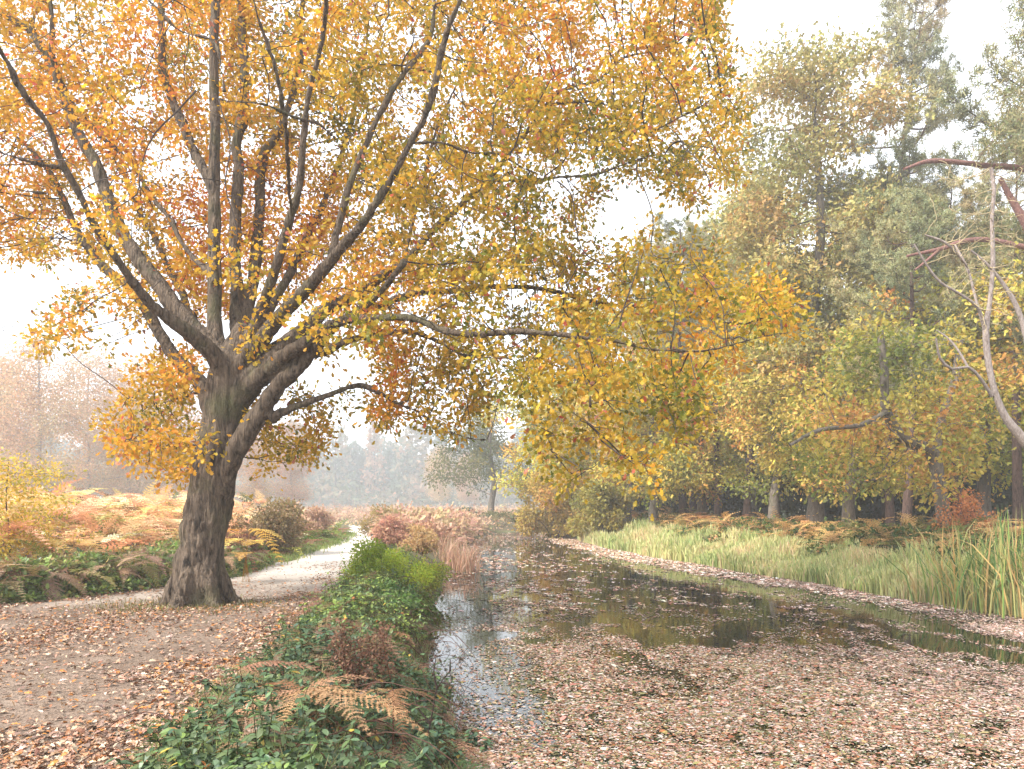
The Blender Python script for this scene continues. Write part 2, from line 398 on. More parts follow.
def soil_mat(name, stops, s1, bump, bdist, gravel=0):
    m, nt, N, Lk = new_mat(name)
    out = N.new('ShaderNodeOutputMaterial'); bs = N.new('ShaderNodeBsdfPrincipled'); bs.inputs['Roughness'].default_value = 0.95; bs.inputs['Specular IOR Level'].default_value = 0.15
    tc = N.new('ShaderNodeTexCoord')
    n1 = N.new('ShaderNodeTexNoise'); n1.inputs['Scale'].default_value = s1; n1.inputs['Detail'].default_value = 8; n1.inputs['Roughness'].default_value = 0.65; Lk.new(tc.outputs['Object'], n1.inputs['Vector'])
    r = ramp(N, stops); Lk.new(n1.outputs['Fac'], r.inputs[0])
    n2 = N.new('ShaderNodeTexNoise'); n2.inputs['Scale'].default_value = 22; n2.inputs['Detail'].default_value = 6; Lk.new(tc.outputs['Object'], n2.inputs['Vector'])
    vo = N.new('ShaderNodeTexVoronoi'); vo.inputs['Scale'].default_value = 38; Lk.new(tc.outputs['Object'], vo.inputs['Vector'])
    hs = N.new('ShaderNodeHueSaturation'); mv = N.new('ShaderNodeMapRange'); mv.inputs[1].default_value = 0.25; mv.inputs[2].default_value = 0.75; mv.inputs[3].default_value = 0.6; mv.inputs[4].default_value = 1.4
    Lk.new(n2.outputs['Fac'], mv.inputs[0]); Lk.new(mv.outputs[0], hs.inputs['Value']); Lk.new(r.outputs[0], hs.inputs['Color'])
    col = hs.outputs[0]
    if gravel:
        # pale gravel colour takes over further along the path, patchily
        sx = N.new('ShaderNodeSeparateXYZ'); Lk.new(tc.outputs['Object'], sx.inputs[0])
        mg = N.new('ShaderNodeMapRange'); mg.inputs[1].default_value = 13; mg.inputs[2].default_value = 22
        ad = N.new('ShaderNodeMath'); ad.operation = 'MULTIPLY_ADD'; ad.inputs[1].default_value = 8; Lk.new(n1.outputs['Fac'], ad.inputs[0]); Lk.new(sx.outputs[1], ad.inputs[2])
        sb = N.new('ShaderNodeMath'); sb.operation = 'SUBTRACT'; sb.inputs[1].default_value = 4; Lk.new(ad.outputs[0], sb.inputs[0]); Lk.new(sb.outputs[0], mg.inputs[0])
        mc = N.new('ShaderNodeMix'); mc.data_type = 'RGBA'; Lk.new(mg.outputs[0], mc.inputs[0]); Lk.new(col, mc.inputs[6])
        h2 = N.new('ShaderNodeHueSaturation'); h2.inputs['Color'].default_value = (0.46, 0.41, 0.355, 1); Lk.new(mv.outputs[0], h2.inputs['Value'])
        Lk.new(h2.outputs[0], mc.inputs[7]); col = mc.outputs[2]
    Lk.new(col, bs.inputs['Base Color'])
    ha = N.new('ShaderNodeMath'); ha.operation = 'MULTIPLY_ADD'; ha.inputs[1].default_value = 0.6; Lk.new(vo.outputs['Distance'], ha.inputs[0]); Lk.new(n2.outputs['Fac'], ha.inputs[2])
    bp = N.new('ShaderNodeBump'); bp.inputs['Strength'].default_value = bump; bp.inputs['Distance'].default_value = bdist
    Lk.new(ha.outputs[0], bp.inputs['Height']); Lk.new(bp.outputs[0], bs.inputs['Normal']); Lk.new(bs.outputs[0], out.inputs[0])
    return m
M_SOIL = soil_mat('woodland_soil', [(0.3, (0.05, 0.04, 0.025)), (0.5, (0.11, 0.085, 0.045)), (0.62, (0.10, 0.11, 0.045)), (0.75, (0.2, 0.14, 0.08))], 0.7, 0.5, 0.04)
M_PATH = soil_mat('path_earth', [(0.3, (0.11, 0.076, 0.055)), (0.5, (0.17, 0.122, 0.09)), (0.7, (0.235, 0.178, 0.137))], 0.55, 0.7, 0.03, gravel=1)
g = link('ground', mb.mesh('ground', M_SOIL)); tag(g, 'brown leaf covered woodland ground with banks falling to the water', 'ground', kind='structure')

# ------------------------------------------------------------------ path sheet, 5 mm above the ground
py_ = np.concatenate([np.arange(-12, 30, 0.2), np.arange(30, 75, 0.6)]); nu = 60
rows = []
for y in py_:
    a, b = float(pl(y)), float(pr(y)); wob = 0.35
    e0 = (vnoise([[3.1, y * 0.5, 0]])[0] - 0.5) * 2 * wob; e1 = (vnoise([[9.7, y * 0.6, 0]])[0] - 0.5) * 2 * wob
    xs = np.linspace(a + e0, b + e1, nu); rows.append(np.stack([xs, np.full(nu, y)], -1))
rows = np.array(rows); PZ = ground_z(rows[..., 0], rows[..., 1])
# lift so it never dips under the coarser ground sheet: sample the ground grid itself
def grid_z(x, y):
    ix = np.clip(np.searchsorted(gx, x) - 1, 0, nx - 2); iy = np.clip(np.searchsorted(gy, y) - 1, 0, ny - 2)
    fx = (x - gx[ix]) / (gx[ix + 1] - gx[ix]); fy = (y - gy[iy]) / (gy[iy + 1] - gy[iy])
    return (GZ[iy, ix] * (1 - fx) * (1 - fy) + GZ[iy, ix + 1] * fx * (1 - fy) + GZ[iy + 1, ix] * (1 - fx) * fy + GZ[iy + 1, ix + 1] * fx * fy)
PZ = grid_z(rows[..., 0], rows[..., 1]) + 0.008
PZ[:, 0] -= 0.03; PZ[:, -1] -= 0.03
mb = MB(); npy = len(py_); i = np.arange(npy - 1)[:, None] * nu + np.arange(nu - 1)[None]
mb.add(np.concatenate([rows, PZ[..., None]], -1).reshape(-1, 3), np.stack([i, i + 1, i + nu + 1, i + nu], -1).reshape(-1, 4), None, True)
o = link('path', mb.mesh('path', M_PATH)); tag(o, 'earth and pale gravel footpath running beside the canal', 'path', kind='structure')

# ------------------------------------------------------------------ water
m, nt, N, Lk = new_mat('canal_water')
out = N.new('ShaderNodeOutputMaterial'); bs = N.new('ShaderNodeBsdfPrincipled'); bs.inputs['Base Color'].default_value = (0.005, 0.007, 0.004, 1)
bs.inputs['Roughness'].default_value = 0.03; bs.inputs['IOR'].default_value = 1.33
tc = N.new('ShaderNodeTexCoord'); n1 = N.new('ShaderNodeTexNoise'); n1.inputs['Scale'].default_value = 3.0; n1.inputs['Detail'].default_value = 3
Lk.new(tc.outputs['Object'], n1.inputs['Vector']); bp = N.new('ShaderNodeBump'); bp.inputs['Strength'].default_value = 0.08; bp.inputs['Distance'].default_value = 0.02
Lk.new(n1.outputs['Fac'], bp.inputs['Height']); Lk.new(bp.outputs[0], bs.inputs['Normal']); Lk.new(bs.outputs[0], out.inputs[0]); M_WATER = m
mb = MB(); ys = np.arange(-14, 76.1, 2.0)
L_ = np.stack([xl(ys) - 1.0, ys, 0 * ys], -1); R_ = np.stack([xr(ys) + 1.0, ys, 0 * ys], -1); V = np.concatenate([L_, R_]); n = len(ys); i = np.arange(n - 1)
mb.add(V, np.stack([i, i + n, i + n + 1, i + 1], -1))
o = link('water', mb.mesh('water', M_WATER)); tag(o, 'still dark canal water between the two banks', 'water', kind='structure')

#SECTION floaters
# ================================================================== floating leaves
def px_of(x, y, z=0.0): return HX + x / y * F, HY + (CZ - z) / y * F
mb = MB()
PAL_FLOAT = [lin(c) for c in ((200, 172, 156), (208, 186, 172), (186, 152, 132), (168, 126, 102), (150, 92, 60), (188, 156, 118), (112, 84, 66), (212, 198, 184), (140, 132, 84), (196, 136, 116))]
PAL_FLOAT = [c * 0.6 for c in PAL_FLOAT] + [lin((96, 92, 62)) * .7, lin((110, 112, 84)) * .7]
def float_density(x, y):
    px, py = px_of(x, y)
    # lower edge of the open water band as seen across the canal, in world terms a diagonal drift line
    edge = np.interp(px, [380, 430, 470, 520, 600, 760, 900, 1024, 1200], [640, 620, 612, 622, 646, 652, 664, 672, 676])
    n = vnoise(xyz(x, y * 0.45), 0.9); n2 = vnoise(xyz(x, y * 0.5), 3.0)
    t = 1.5 * np.exp(-((x - 5.6) ** 2 / 2.5 + (y - 9.95) ** 2 / .8)) + (py - edge) / 52.0 + (n - 0.5) * 1.7 + (n2 - 0.5) * 1.5
    n3 = vnoise(xyz(x, y * .6), 7.0); dens = 0.98 * smooth(t * 0.8 + 0.35) * (1 - .75 * smooth((n3 * .6 + n2 * .4 - .58) * 9))
    # drifts over the open water
    mid = 0.50 * smooth((n2 - 0.42) * 4) * (0.35 + n)
    leftdrift = smooth((600 - px) / 120) * 0.5
    open_r = np.where(px > 600, 0.55, 1.0)
    base = np.maximum(mid * open_r * 0.8, leftdrift * smooth((n2 - 0.40) * 5))
    far = smooth((560 - py) / 12)
    base = base * (1 - 0.75 * far)
    # strip against the right bank
    dr = xr(y) - x
    strip = smooth((2.1 - dr + (n - 0.5) * 1.6) / 0.7) * 0.97
    # thin bright water along the left edge
    dl = x - xl(y)
    leftopen = smooth((2.1 - dl + (n - 0.5) * 1.0) / 0.8) * smooth((760 - py) / 60) * smooth((py - 560) / 40)
    d = np.maximum(np.maximum(dens, base), strip)
    return d * (1 - 0.88 * leftopen)
def scatter_water(n, y0, y1, power, size, seed, pale=1.0):
    rng = np.random.default_rng(seed)
    y = (y0 ** power + (y1 ** power - y0 ** power) * rng.random(n)) ** (1 / power)
    a, b = xl(y) - 0.15, np.minimum(xr(y) + 0.25, y * 0.72 + 1.5); x = a + (b - a) * rng.random(n)
    k = rng.random(n) < float_density(x, y); x, y = x[k], y[k]; n = len(x)
    pos = xyz(x, y, 0.004 + 0.006 * rng.random(n)); dv = xyz(rng.normal(size=n), rng.normal(size=n), rng.normal(0, 0.06, n))
    nr = unit(xyz(rng.normal(0, 0.10, n), rng.normal(0, 0.10, n), np.ones(n)))
    t = np.clip(0.5 + (vnoise(xyz(x, y), 0.35) - 0.5) * 0.9 + rng.normal(0, 0.26, n), 0, 1)
    # redder, pinker leaf fall collects over to the east side
    c = pick(PAL_FLOAT, n, rng, jit=0.16); pinkz = smooth((x - 3) / 5)[:, None] * 0.75
    c = c * (1 - pinkz * 0.5) + c.mean(1, keepdims=True) * np.array([1.28, 0.92, 0.86]) * pinkz * 0.5
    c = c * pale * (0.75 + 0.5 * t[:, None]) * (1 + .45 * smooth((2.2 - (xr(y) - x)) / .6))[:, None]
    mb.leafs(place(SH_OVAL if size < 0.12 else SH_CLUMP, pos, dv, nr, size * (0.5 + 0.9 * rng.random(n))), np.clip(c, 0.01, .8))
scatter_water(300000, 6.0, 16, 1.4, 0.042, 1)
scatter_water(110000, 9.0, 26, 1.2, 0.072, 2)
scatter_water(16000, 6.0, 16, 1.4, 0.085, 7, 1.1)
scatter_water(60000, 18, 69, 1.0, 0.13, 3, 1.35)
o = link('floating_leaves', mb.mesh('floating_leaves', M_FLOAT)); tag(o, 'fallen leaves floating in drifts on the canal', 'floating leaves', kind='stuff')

# ================================================================== fallen leaves on path and bank
mb = MB(); rng = np.random.default_rng(21)
PAL_LITTER = [lin(c) * .85 for c in ((164, 122, 92), (176, 138, 110), (154, 106, 74), (186, 156, 132), (138, 106, 88), (120, 96, 82), (194, 170, 148), (190, 124, 62), (146, 124, 106))]
n = 220000; y = 4.2 + 21 * rng.random(n) ** 1.7; x = -14 + 12.5 * rng.random(n)
k = (x > -y * 0.72 - 1) & (x < pr(y) + 1.4) & (x > pl(y) - 1.5); x, y = x[k], y[k]
e = pr(y) - x; n1 = vnoise(xyz(x, y), 0.7); n2 = vnoise(xyz(x, y), 2.6)
dens = 0.12 + 0.70 * smooth((1.7 - e + (n1 - 0.5) * 2.6) / 1.5) + 0.4 * smooth((n2 - 0.5) * 4) * smooth((n1 - 0.35) * 3)
dens += 0.5 * np.exp(-((x - (-6.3 + (y - 12) * 0.12)) / 0.8) ** 2) * smooth((14.6 - y) / 3)     # the drift ridge running to the oak
dens += 0.5 * smooth((pl(y) + 0.9 - x) / 1.0)
dens += .9 * np.exp(-((x + 5.6) ** 2 + (y - 13.8) ** 2) / .9)
dens *= 1 - 0.85 * smooth((y - 15) / 5)
k = rng.random(len(x)) < dens; x, y = x[k], y[k]; n = len(x)
pos = xyz(x, y, grid_z(x, y) + 0.014 + 0.02 * rng.random(n)); dv = xyz(rng.normal(size=n), rng.normal(size=n), rng.normal(0, 0.25, n)); nr = unit(xyz(rng.normal(0, .35, n), rng.normal(0, .35, n), np.ones(n)))
c = pick(PAL_LITTER, n, rng, jit=0.22)
mb.leafs(place(SH_OAK * np.array([1, 1.2, 2.2]), pos, dv, nr, 0.064 * (0.5 + 0.9 * rng.random(n))), c)
# thin litter over the rest of the banks
n = 26000; y = 8 + 40 * rng.random(n); x = np.where(rng.random(n) < .5, xr(y) + 1 + 9 * rng.random(n), pl(y) - 6 * rng.random(n))
pos = xyz(x, y, grid_z(x, y) + 0.02); dv = xyz(rng.normal(size=n), rng.normal(size=n), rng.normal(0, .25, n)); nr = unit(xyz(rng.normal(0, .35, n), rng.normal(0, .35, n), np.ones(n)))
mb.leafs(place(SH_CLUMP, pos, dv, nr, 0.16 * (0.6 + rng.random(n))), pick(PAL_LITTER, n, rng))
o = link('fallen_leaves', mb.mesh('fallen_leaves', M_LITTER)); tag(o, 'brown and orange fallen leaves strewn over the path', 'fallen leaves', kind='stuff')

#SECTION ferns
# ================================================================== fern fronds
def frond(nseg=16, nleaf=7, droop=0.5, width=0.33, curl=0.0, seed=0):
    """unit frond along +Y, tip drooping to -Z; returns triangles (m,3,3)"""
    rng = np.random.default_rng(seed); T = []
    for i in range(1, nseg):
        t = i / nseg; base = np.array([0, t, -droop * t * t]); tan = unit(np.array([0, 1, -2 * droop * t]))
        ln = width * (1 - t) ** 0.8 * min(1, 0.35 + t * 3.0) * (0.85 + 0.3 * rng.random())
        for s in (-1, 1):
            dirv = unit(np.array([s * 1.0, 0.45 + 0.2 * rng.random(), -0.12 - curl * rng.random()])); nn = unit(np.cross(dirv, tan) * s + np.array([0, 0, 0.01]))
            side = unit(np.cross(nn, dirv)); lw = 0.62 / nseg
            for j in range(nleaf):
                a = j / nleaf; p0 = base + dirv * ln * a + np.array([0, 0, -0.25 * curl * ln * a * a]); p1 = base + dirv * ln * (a + 1.05 / nleaf) + np.array([0, 0, -0.25 * curl * ln * (a + .1) ** 2]); wv = lw * (1 - 0.7 * a) * (0.8 + 0.5 * rng.random())
                for q in (-1, 1):
                    T.append([p0, p1, (p0 + p1) / 2 + side * q * wv + dirv * ln * 0.04 + nn * (rng.random() - .5) * lw * (.3 + .9 * curl)])
        w_ = 0.006; b2 = base + tan / nseg
        T.append([base + [-w_, 0, 0], base + [w_, 0, 0], b2])
    return np.array(T)
FR_HI = [frond(18, 6, .7, .40, .15, 1), frond(17, 6, 1.0, .36, .3, 2), frond(16, 6, .5, .42, .1, 3)]
FR_LO = [frond(12, 4, .7, .42, .1, 4), frond(11, 4, 1.0, .38, .25, 5)]
FR_DEAD = [frond(26, 7, .9, .34, .35, 6), frond(24, 7, .6, .32, .45, 7)]
def add_fronds(mb, proto, pos, yaw, pitch, size, cols, jitc=0.12, rng=R, roll=None):
    """each frond: local +Y leaves pos at yaw, raised by pitch"""
    n = len(pos); d = np.stack([np.cos(yaw) * np.cos(pitch), np.sin(yaw) * np.cos(pitch), np.sin(pitch)], -1)
    s = np.stack([np.sin(yaw), -np.cos(yaw), 0 * yaw], -1)
    if roll is not None:
        s = unit(s + np.cross(d, s) * roll[:, None])
    up = np.cross(s, d); m = len(proto)
    W = (pos[:, None, None] + size[:, None, None, None] * (proto[None, ..., 0:1] * s[:, None, None] + proto[None, ..., 1:2] * d[:, None, None] + proto[None, ..., 2:3] * up[:, None, None]))
    c = np.repeat(cols, m, 0) * (1 + rng.normal(0, jitc, (n * m, 1)))
    mb.leafs(W.reshape(-1, 3, 3), np.clip(c, 0.005, 0.9))

# ------------------------------------------------------------------ left bracken bank
PAL_BRACK = [lin(c) * 1.12 for c in ((228, 172, 130), (232, 190, 145), (222, 160, 125), (228, 188, 120), (206, 145, 108), (196, 178, 116), (236, 208, 165))]
PAL_BGREEN = [lin(c) * .8 for c in ((120, 135, 60), (95, 120, 50), (140, 145, 70), (150, 120, 85), (165, 120, 90))]
mb = MB(); rng = np.random.default_rng(31)
def left_land(n, y0, y1, w0, w1, p=1.0):
    y = y0 + (y1 - y0) * rng.random(n) ** p; x = pl(y) - w0 - (w1 - w0) * rng.random(n); return x, y
x, y = left_land(3000, 13.5, 50, 0.5, 16, 1.3); k = (x > -y * 0.78 - 2); x, y = x[k], y[k]; n = len(x)
hn = vnoise(xyz(x, y), 0.35)
back = smooth((pl(y) - x - 1.0) / 3.0)
h = (0.22 + 1.1 * back) * (0.35 + 1.3 * hn) * (0.55 + 0.45 * rng.random(n))
yaw = -0.9 + rng.normal(0, 1.1, n); pitch = rng.normal(0.35, 0.35, n); size = 0.75 + 0.7 * rng.random(n)
col = pick(PAL_BRACK, n, rng); gcol = pick(PAL_BGREEN, n, rng); fr = (rng.random(n) < 0.15 + 0.75 * (1 - back))[:, None]; col = np.where(fr, gcol, col)
pos = xyz(x, y, grid_z(x, y) + h)
near = y < 22
for q in range(3):
    k = near & (np.arange(n) % 3 == q); add_fronds(mb, FR_HI[q], pos[k], yaw[k], pitch[k], size[k], col[k], rng=rng)
for q in range(2):
    k = (~near) & (np.arange(n) % 2 == q); add_fronds(mb, FR_LO[q], pos[k], yaw[k], pitch[k], size[k] * 1.15, col[k], rng=rng)
o = link('bracken', mb.mesh('bracken', M_FERN)); tag(o, 'dense golden and pinkish autumn bracken covering the bank', 'bracken', kind='stuff')

# green undergrowth along the foot of the bracken
mb = MB(); x, y = left_land(9000, 13, 24, -0.2, 2.4, 1.2); k = x > -y * 0.74 - 1; x, y = x[k], y[k]; n = len(x)
hn = vnoise(xyz(x, y), 1.1); z = grid_z(x, y) + (0.1 + 0.75 * hn * smooth((pl(y) + 0.2 - x) / 0.8)) * (0.35 + 0.65 * rng.random(n) ** .5)
PAL_BRAM = [lin(c) * 1.0 for c in ((96, 112, 62), (122, 146, 68), (84, 102, 60), (142, 158, 74), (156, 136, 90), (112, 116, 76))]
leaf_cloud(mb, xyz(x, y, z), 3, 0.06, 0.11, SH_OVAL, lambda p, n: pickf(PAL_BRAM, np.clip(vnoise(p, 1.3) + rng.normal(0, .2, n), 0, 1), rng), 1.0, 0.3, rng)
x, y = left_land(300, 13, 24, -0.1, 2.0); n = len(x); add_fronds(mb, FR_HI[1], xyz(x, y, grid_z(x, y) + .25 + .4 * rng.random(n)), rng.random(n) * 6.28, rng.normal(.4, .3, n), .4 + .4 * rng.random(n), pick([lin((130, 142, 72)) * .8, lin((160, 156, 84)) * .8, lin((176, 146, 100)) * .8, lin((110, 130, 66)) * .8], n, rng), rng=rng)
x, y = left_land(220, 13, 24, -0.1, 1.6); n = len(x)
add_fronds(mb, FR_DEAD[0], xyz(x, y, grid_z(x, y) + 0.35 + .3 * rng.random(n)), rng.random(n) * 6.28, rng.normal(.2, .4, n), .5 + .4 * rng.random(n), pick([lin((170, 135, 110)) * .8, lin((190, 155, 125)) * .8, lin((140, 100, 75)) * .8], n, rng), rng=rng)
o = link('verge_undergrowth', mb.mesh('verge_undergrowth', M_GREEN)); tag(o, 'low green brambles and withered fronds edging the path', 'undergrowth', kind='stuff')

#SECTION undergrowth
def blades(mb, x, y, z0, h, w_, lean, cols, rng, bend=.5):
    n = len(x); a = rng.random(n) * 6.28; dx, dy = np.cos(a), np.sin(a); b = xyz(x, y, z0); lv = np.stack([dx, dy, 0 * dx], -1) * (lean * h)[:, None] + np.array([0, 0, 0])
    s = np.stack([-dy, dx, 0 * dx], -1); th = rng.random(n) * 3.14; s = s * np.cos(th)[:, None] + np.stack([dx, dy, 0 * dx], -1) * np.sin(th)[:, None]
    up = np.array([0, 0, 1.])
    def at_(t): return b + lv * (t ** 2) + up * (h * (t - bend * lean * t ** 3))[:, None]
    p0, p1, p2, p3 = at_(0), at_(.4), at_(.75), at_(1.0); W = (w_ / 2)[:, None] * s
    mb.leafs(np.stack([p0 - W * .8, p0 + W * .8, p1 + W, p1 - W], 1), cols); mb.leafs(np.stack([p1 - W, p1 + W, p2 + W * .7, p2 - W * .7], 1), cols); mb.leafs(np.stack([p2 - W * .7, p2 + W * .7, p3], 1), cols)
# ================================================================== foreground undergrowth band between path and water
mb = MB(); rng = np.random.default_rng(41)
def band(n, y0, y1, p=1.0, m0=0.0, m1=0.0):
    y = y0 + (y1 - y0) * rng.random(n) ** p; a, b = pr(y) + m0 + .5 * (vnoise(xyz(y * 0 + 2, y), 1.1) - .5), xl(y) + m1 + 1.0 * (vnoise(xyz(y * 0 + 7, y), .9) - .6); return a + (b - a) * rng.random(n), y
def hump(x, y):
    t = np.clip((x - pr(y)) / (xl(y) + 0.2 - pr(y)), 0, 1); prof = np.clip(np.sin(np.clip(t, 0.02, .98) * math.pi), 0, 1) ** 0.8
    return prof * (0.12 + 0.50 * vnoise(xyz(x, y), 0.75) * (0.55 + 0.45 * smooth((y - 6) / 4)) + 0.08 * smooth((y - 9) / 4) * smooth((16 - y) / 3))
PAL_UG = [lin(c) * .8 for c in ((74, 98, 76), (88, 112, 76), (102, 120, 84), (112, 132, 76), (136, 154, 76), (164, 178, 84))]
print('band', float(pr(15)), float(xl(15))); x, y = band(21000, 4.3, 26, 1.6, 0.1, 0.0); n = len(x); h = hump(x, y); z = grid_z(x, y) + h * (0.1 + 1.1 * rng.random(n) ** 0.6)
c = xyz(x, y, z)
def ugcol(p, n):
    t = np.clip(0.0 + vnoise(p, 0.8) * 0.6 + 0.5 * smooth((p[:, 1] - 7) / 9) + rng.normal(0, .16, n), 0, 1); cc = pickf(PAL_UG, t, rng, 0.2)
    k = rng.random(n) < 0.03; cc[k] = pick([lin((180, 150, 70)), lin((160, 105, 60)), lin((150, 150, 100))], k.sum(), rng); return cc
# bramble leaves come in threes
d0 = unit(np.stack([rng.normal(size=n), rng.normal(size=n), rng.normal(0.1, .3, n)], -1)); nr = unit(rdir(n, rng) * 0.65 + np.array([0, 0, 1.0]) + np.array([0.1, -0.15, 0])); sd_ = unit(np.cross(nr, d0))
tri_c = ugcol(c, n)
sz = np.where(y < 9, 0.047, 0.064) * (0.55 + 0.9 * rng.random(n))
for ang, f in ((0, 1.1), (1.25, 0.9), (-1.25, 0.9)):
    dv = d0 * math.cos(ang) + sd_ * math.sin(ang); mb.leafs(place(SH_OVAL * np.array([1, 1.35, 1.3]), c + dv * 0.015, dv, unit(nr + rdir(n, rng) * .25), sz * f), np.clip(tri_c * (1 + rng.normal(0, .08, (n, 1))), .005, .9))
# nettle-like upright sprigs
x, y = band(900, 4.6, 26, 1.3, 0.1, 0.0); n = len(x); base = grid_z(x, y)
for i in range(n):
    hh = hump(x[i:i + 1], y[i:i + 1])[0] * (1.0 + 0.5 * rng.random()) + 0.1 + .16 * rng.random(); lean = rng.normal(0, .12, 2)
    tt = np.linspace(0, 1, 5)[:, None]; pts = np.array([x[i], y[i], base[i] - 0.02]) + tt * np.array([lean[0], lean[1], hh])
    tube(mb, pts, np.linspace(.006, .003, 5), 3, lin((110, 110, 70)) * .6, False)
    zz = np.linspace(.35, 1, 7); pp = np.repeat(pts[0] + zz[:, None] * np.array([lean[0], lean[1], hh]), 3, 0); m = len(pp)
    dv = unit(np.stack([rng.normal(size=m), rng.normal(size=m), rng.normal(-.25, .2, m)], -1)); mb.leafs(place(SH_OVAL, pp, dv, unit(rdir(m, rng) * .3 + np.array([0, 0, 1.])), (0.09 * (1.15 - .6 * np.repeat(zz, 3)) + .02) * (.8 + .4 * rng.random(m))), ugcol(pp, m))
# green fern fronds and grass through the brambles
x, y = band(420, 4.8, 22, 1.2, 0.2, 0.1); n = len(x)
add_fronds(mb, FR_HI[1], xyz(x, y, grid_z(x, y) + hump(x, y) * (.7 + .4 * rng.random(n)) + .05), rng.random(n) * 6.28, rng.normal(.45, .3, n), .3 + .3 * rng.random(n), pick([lin((90, 112, 66)) * .6, lin((108, 126, 74)) * .6, lin((150, 120, 90)) * .7, lin((140, 110, 84)) * .7], n, rng), rng=rng)
GX_, GY_ = band(15000, 4.6, 26, 1.4, -.1, 0.15)
# bare bramble arcs
x, y = band(260, 4.6, 18, 1.2, 0.2, 0.1); n = len(x)
for i in range(n):
    a = rng.random() * 6.28; ln = .5 + .8 * rng.random(); hh = hump(x[i:i + 1], y[i:i + 1])[0] + .1; tt = np.linspace(0, 1, 8)
    pts = np.stack([x[i] + np.cos(a) * ln * tt, y[i] + np.sin(a) * ln * tt, grid_z(x[i:i + 1], y[i:i + 1])[0] + hh * 4 * tt * (1 - tt) * .9], -1); tube(mb, pts, np.full(8, .0045), 3, lin((120, 80, 65)) * .6, False)
# withered brown seed-heads / dead fern scraps through the green
x, y = band(420, 4.8, 22, 1.2, 0.2, 0.0); n = len(x)
add_fronds(mb, FR_DEAD[1], xyz(x, y, grid_z(x, y) + hump(x, y) * (.6 + .5 * rng.random(n))), rng.random(n) * 6.28, rng.normal(.2, .5, n), .25 + .3 * rng.random(n), pick([lin((130, 95, 72)) * .75, lin((150, 110, 85)) * .75], n, rng), rng=rng)
n = len(GX_); blades(mb, GX_, GY_, grid_z(GX_, GY_), (hump(GX_, GY_) + .08) * (.7 + .7 * rng.random(n)), np.full(n, .008), .1 + .5 * rng.random(n), pick([lin((120, 140, 80)) * .8, lin((150, 156, 96)) * .8, lin((180, 160, 110)) * .8], n, rng), rng)
o = link('undergrowth', mb.mesh('undergrowth', M_GREEN)); tag(o, 'tangled green brambles and nettles between path and water', 'undergrowth', kind='stuff')

#SECTION props
# ------------------------------------------------------------------ dead fern plants in the foreground
def dead_fern(label, px, py, d, arms, seed):
    rng = np.random.default_rng(seed); b = P(px, py, d); root = empty('dead_fern', tuple(b), label, 'fern')
    mb = MB(); tube(mb, [(0, 0, gz(b[0], b[1]) - b[2] - .03), (0.01, 0.02, -.15), (0, 0, 0.02)], [.008, .007, .005], 5, lin((110, 75, 55)) * .6, False); link('stem', mb.mesh('stem', M_STEM), root)
    for yaw, pit, ln in arms:
        mb = MB(); add_fronds(mb, FR_DEAD[rng.integers(2)], np.zeros((1, 3)), np.array([yaw]), np.array([pit]), np.array([ln]), pick([lin((168, 130, 96)) * .85, lin((180, 144, 108)) * .85], 1, rng), .16, rng)
        link('frond', mb.mesh('frond', M_FERN), root)
dead_fern('large withered brown fern arching over the green brambles', 303, 690, 6.0, [(3.75, .25, .75), (-0.35, .3, .95), (2.6, .4, .75), (-1.6, .25, .55), (.6, .5, .6), (-.8, .35, .8)], 1)
dead_fern('small rust brown fern behind the large withered one', 240, 668, 6.9, [(0.1, .4, .75), (-0.5, .1, .5), (3.0, .5, .3)], 2)
dead_fern('withered fern close to the water edge below the sorrel', 392, 690, 6.4, [(0.2, .2, .4), (2.9, .2, .55), (-1.2, 0, .45)], 3)

# dead sorrel (upright rusty seed stalks)
root = empty('dead_sorrel', tuple(P(368, 690, 8.0)), 'rust brown dead sorrel stalks standing in the green brambles', 'dead plant'); base = np.array(root.location)
root.location.z = gz(base[0], base[1]) - 0.02
for i in range(7):
    mb = MB(); rng = np.random.default_rng(60 + i); a = rng.normal(0, .16, 2); hh = .75 + .3 * rng.random(); o0 = rng.normal(0, .1, 2)
    pts = np.array([[o0[0], o0[1], 0]]) + np.linspace(0, 1, 6)[:, None] * np.array([a[0], a[1], hh]); tube(mb, pts, np.linspace(.006, .003, 6), 4, lin((130, 85, 65)) * .7, False)
    m = 260; t = .4 + .6 * rng.random(m); pp = pts[0] + t[:, None] * np.array([a[0], a[1], hh]) + rng.normal(0, .045, (m, 3)) * np.array([1, 1, .4]); mb.leafs(place(SH_SMALL, pp, rdir(m, rng), rdir(m, rng), .035 * (.6 + .8 * rng.random(m))), pick([lin((142, 108, 88)) * .75, lin((156, 122, 100)) * .75, lin((124, 92, 76)) * .75], m, rng))
    link('stalk', mb.mesh('stalk', M_FERN), root)

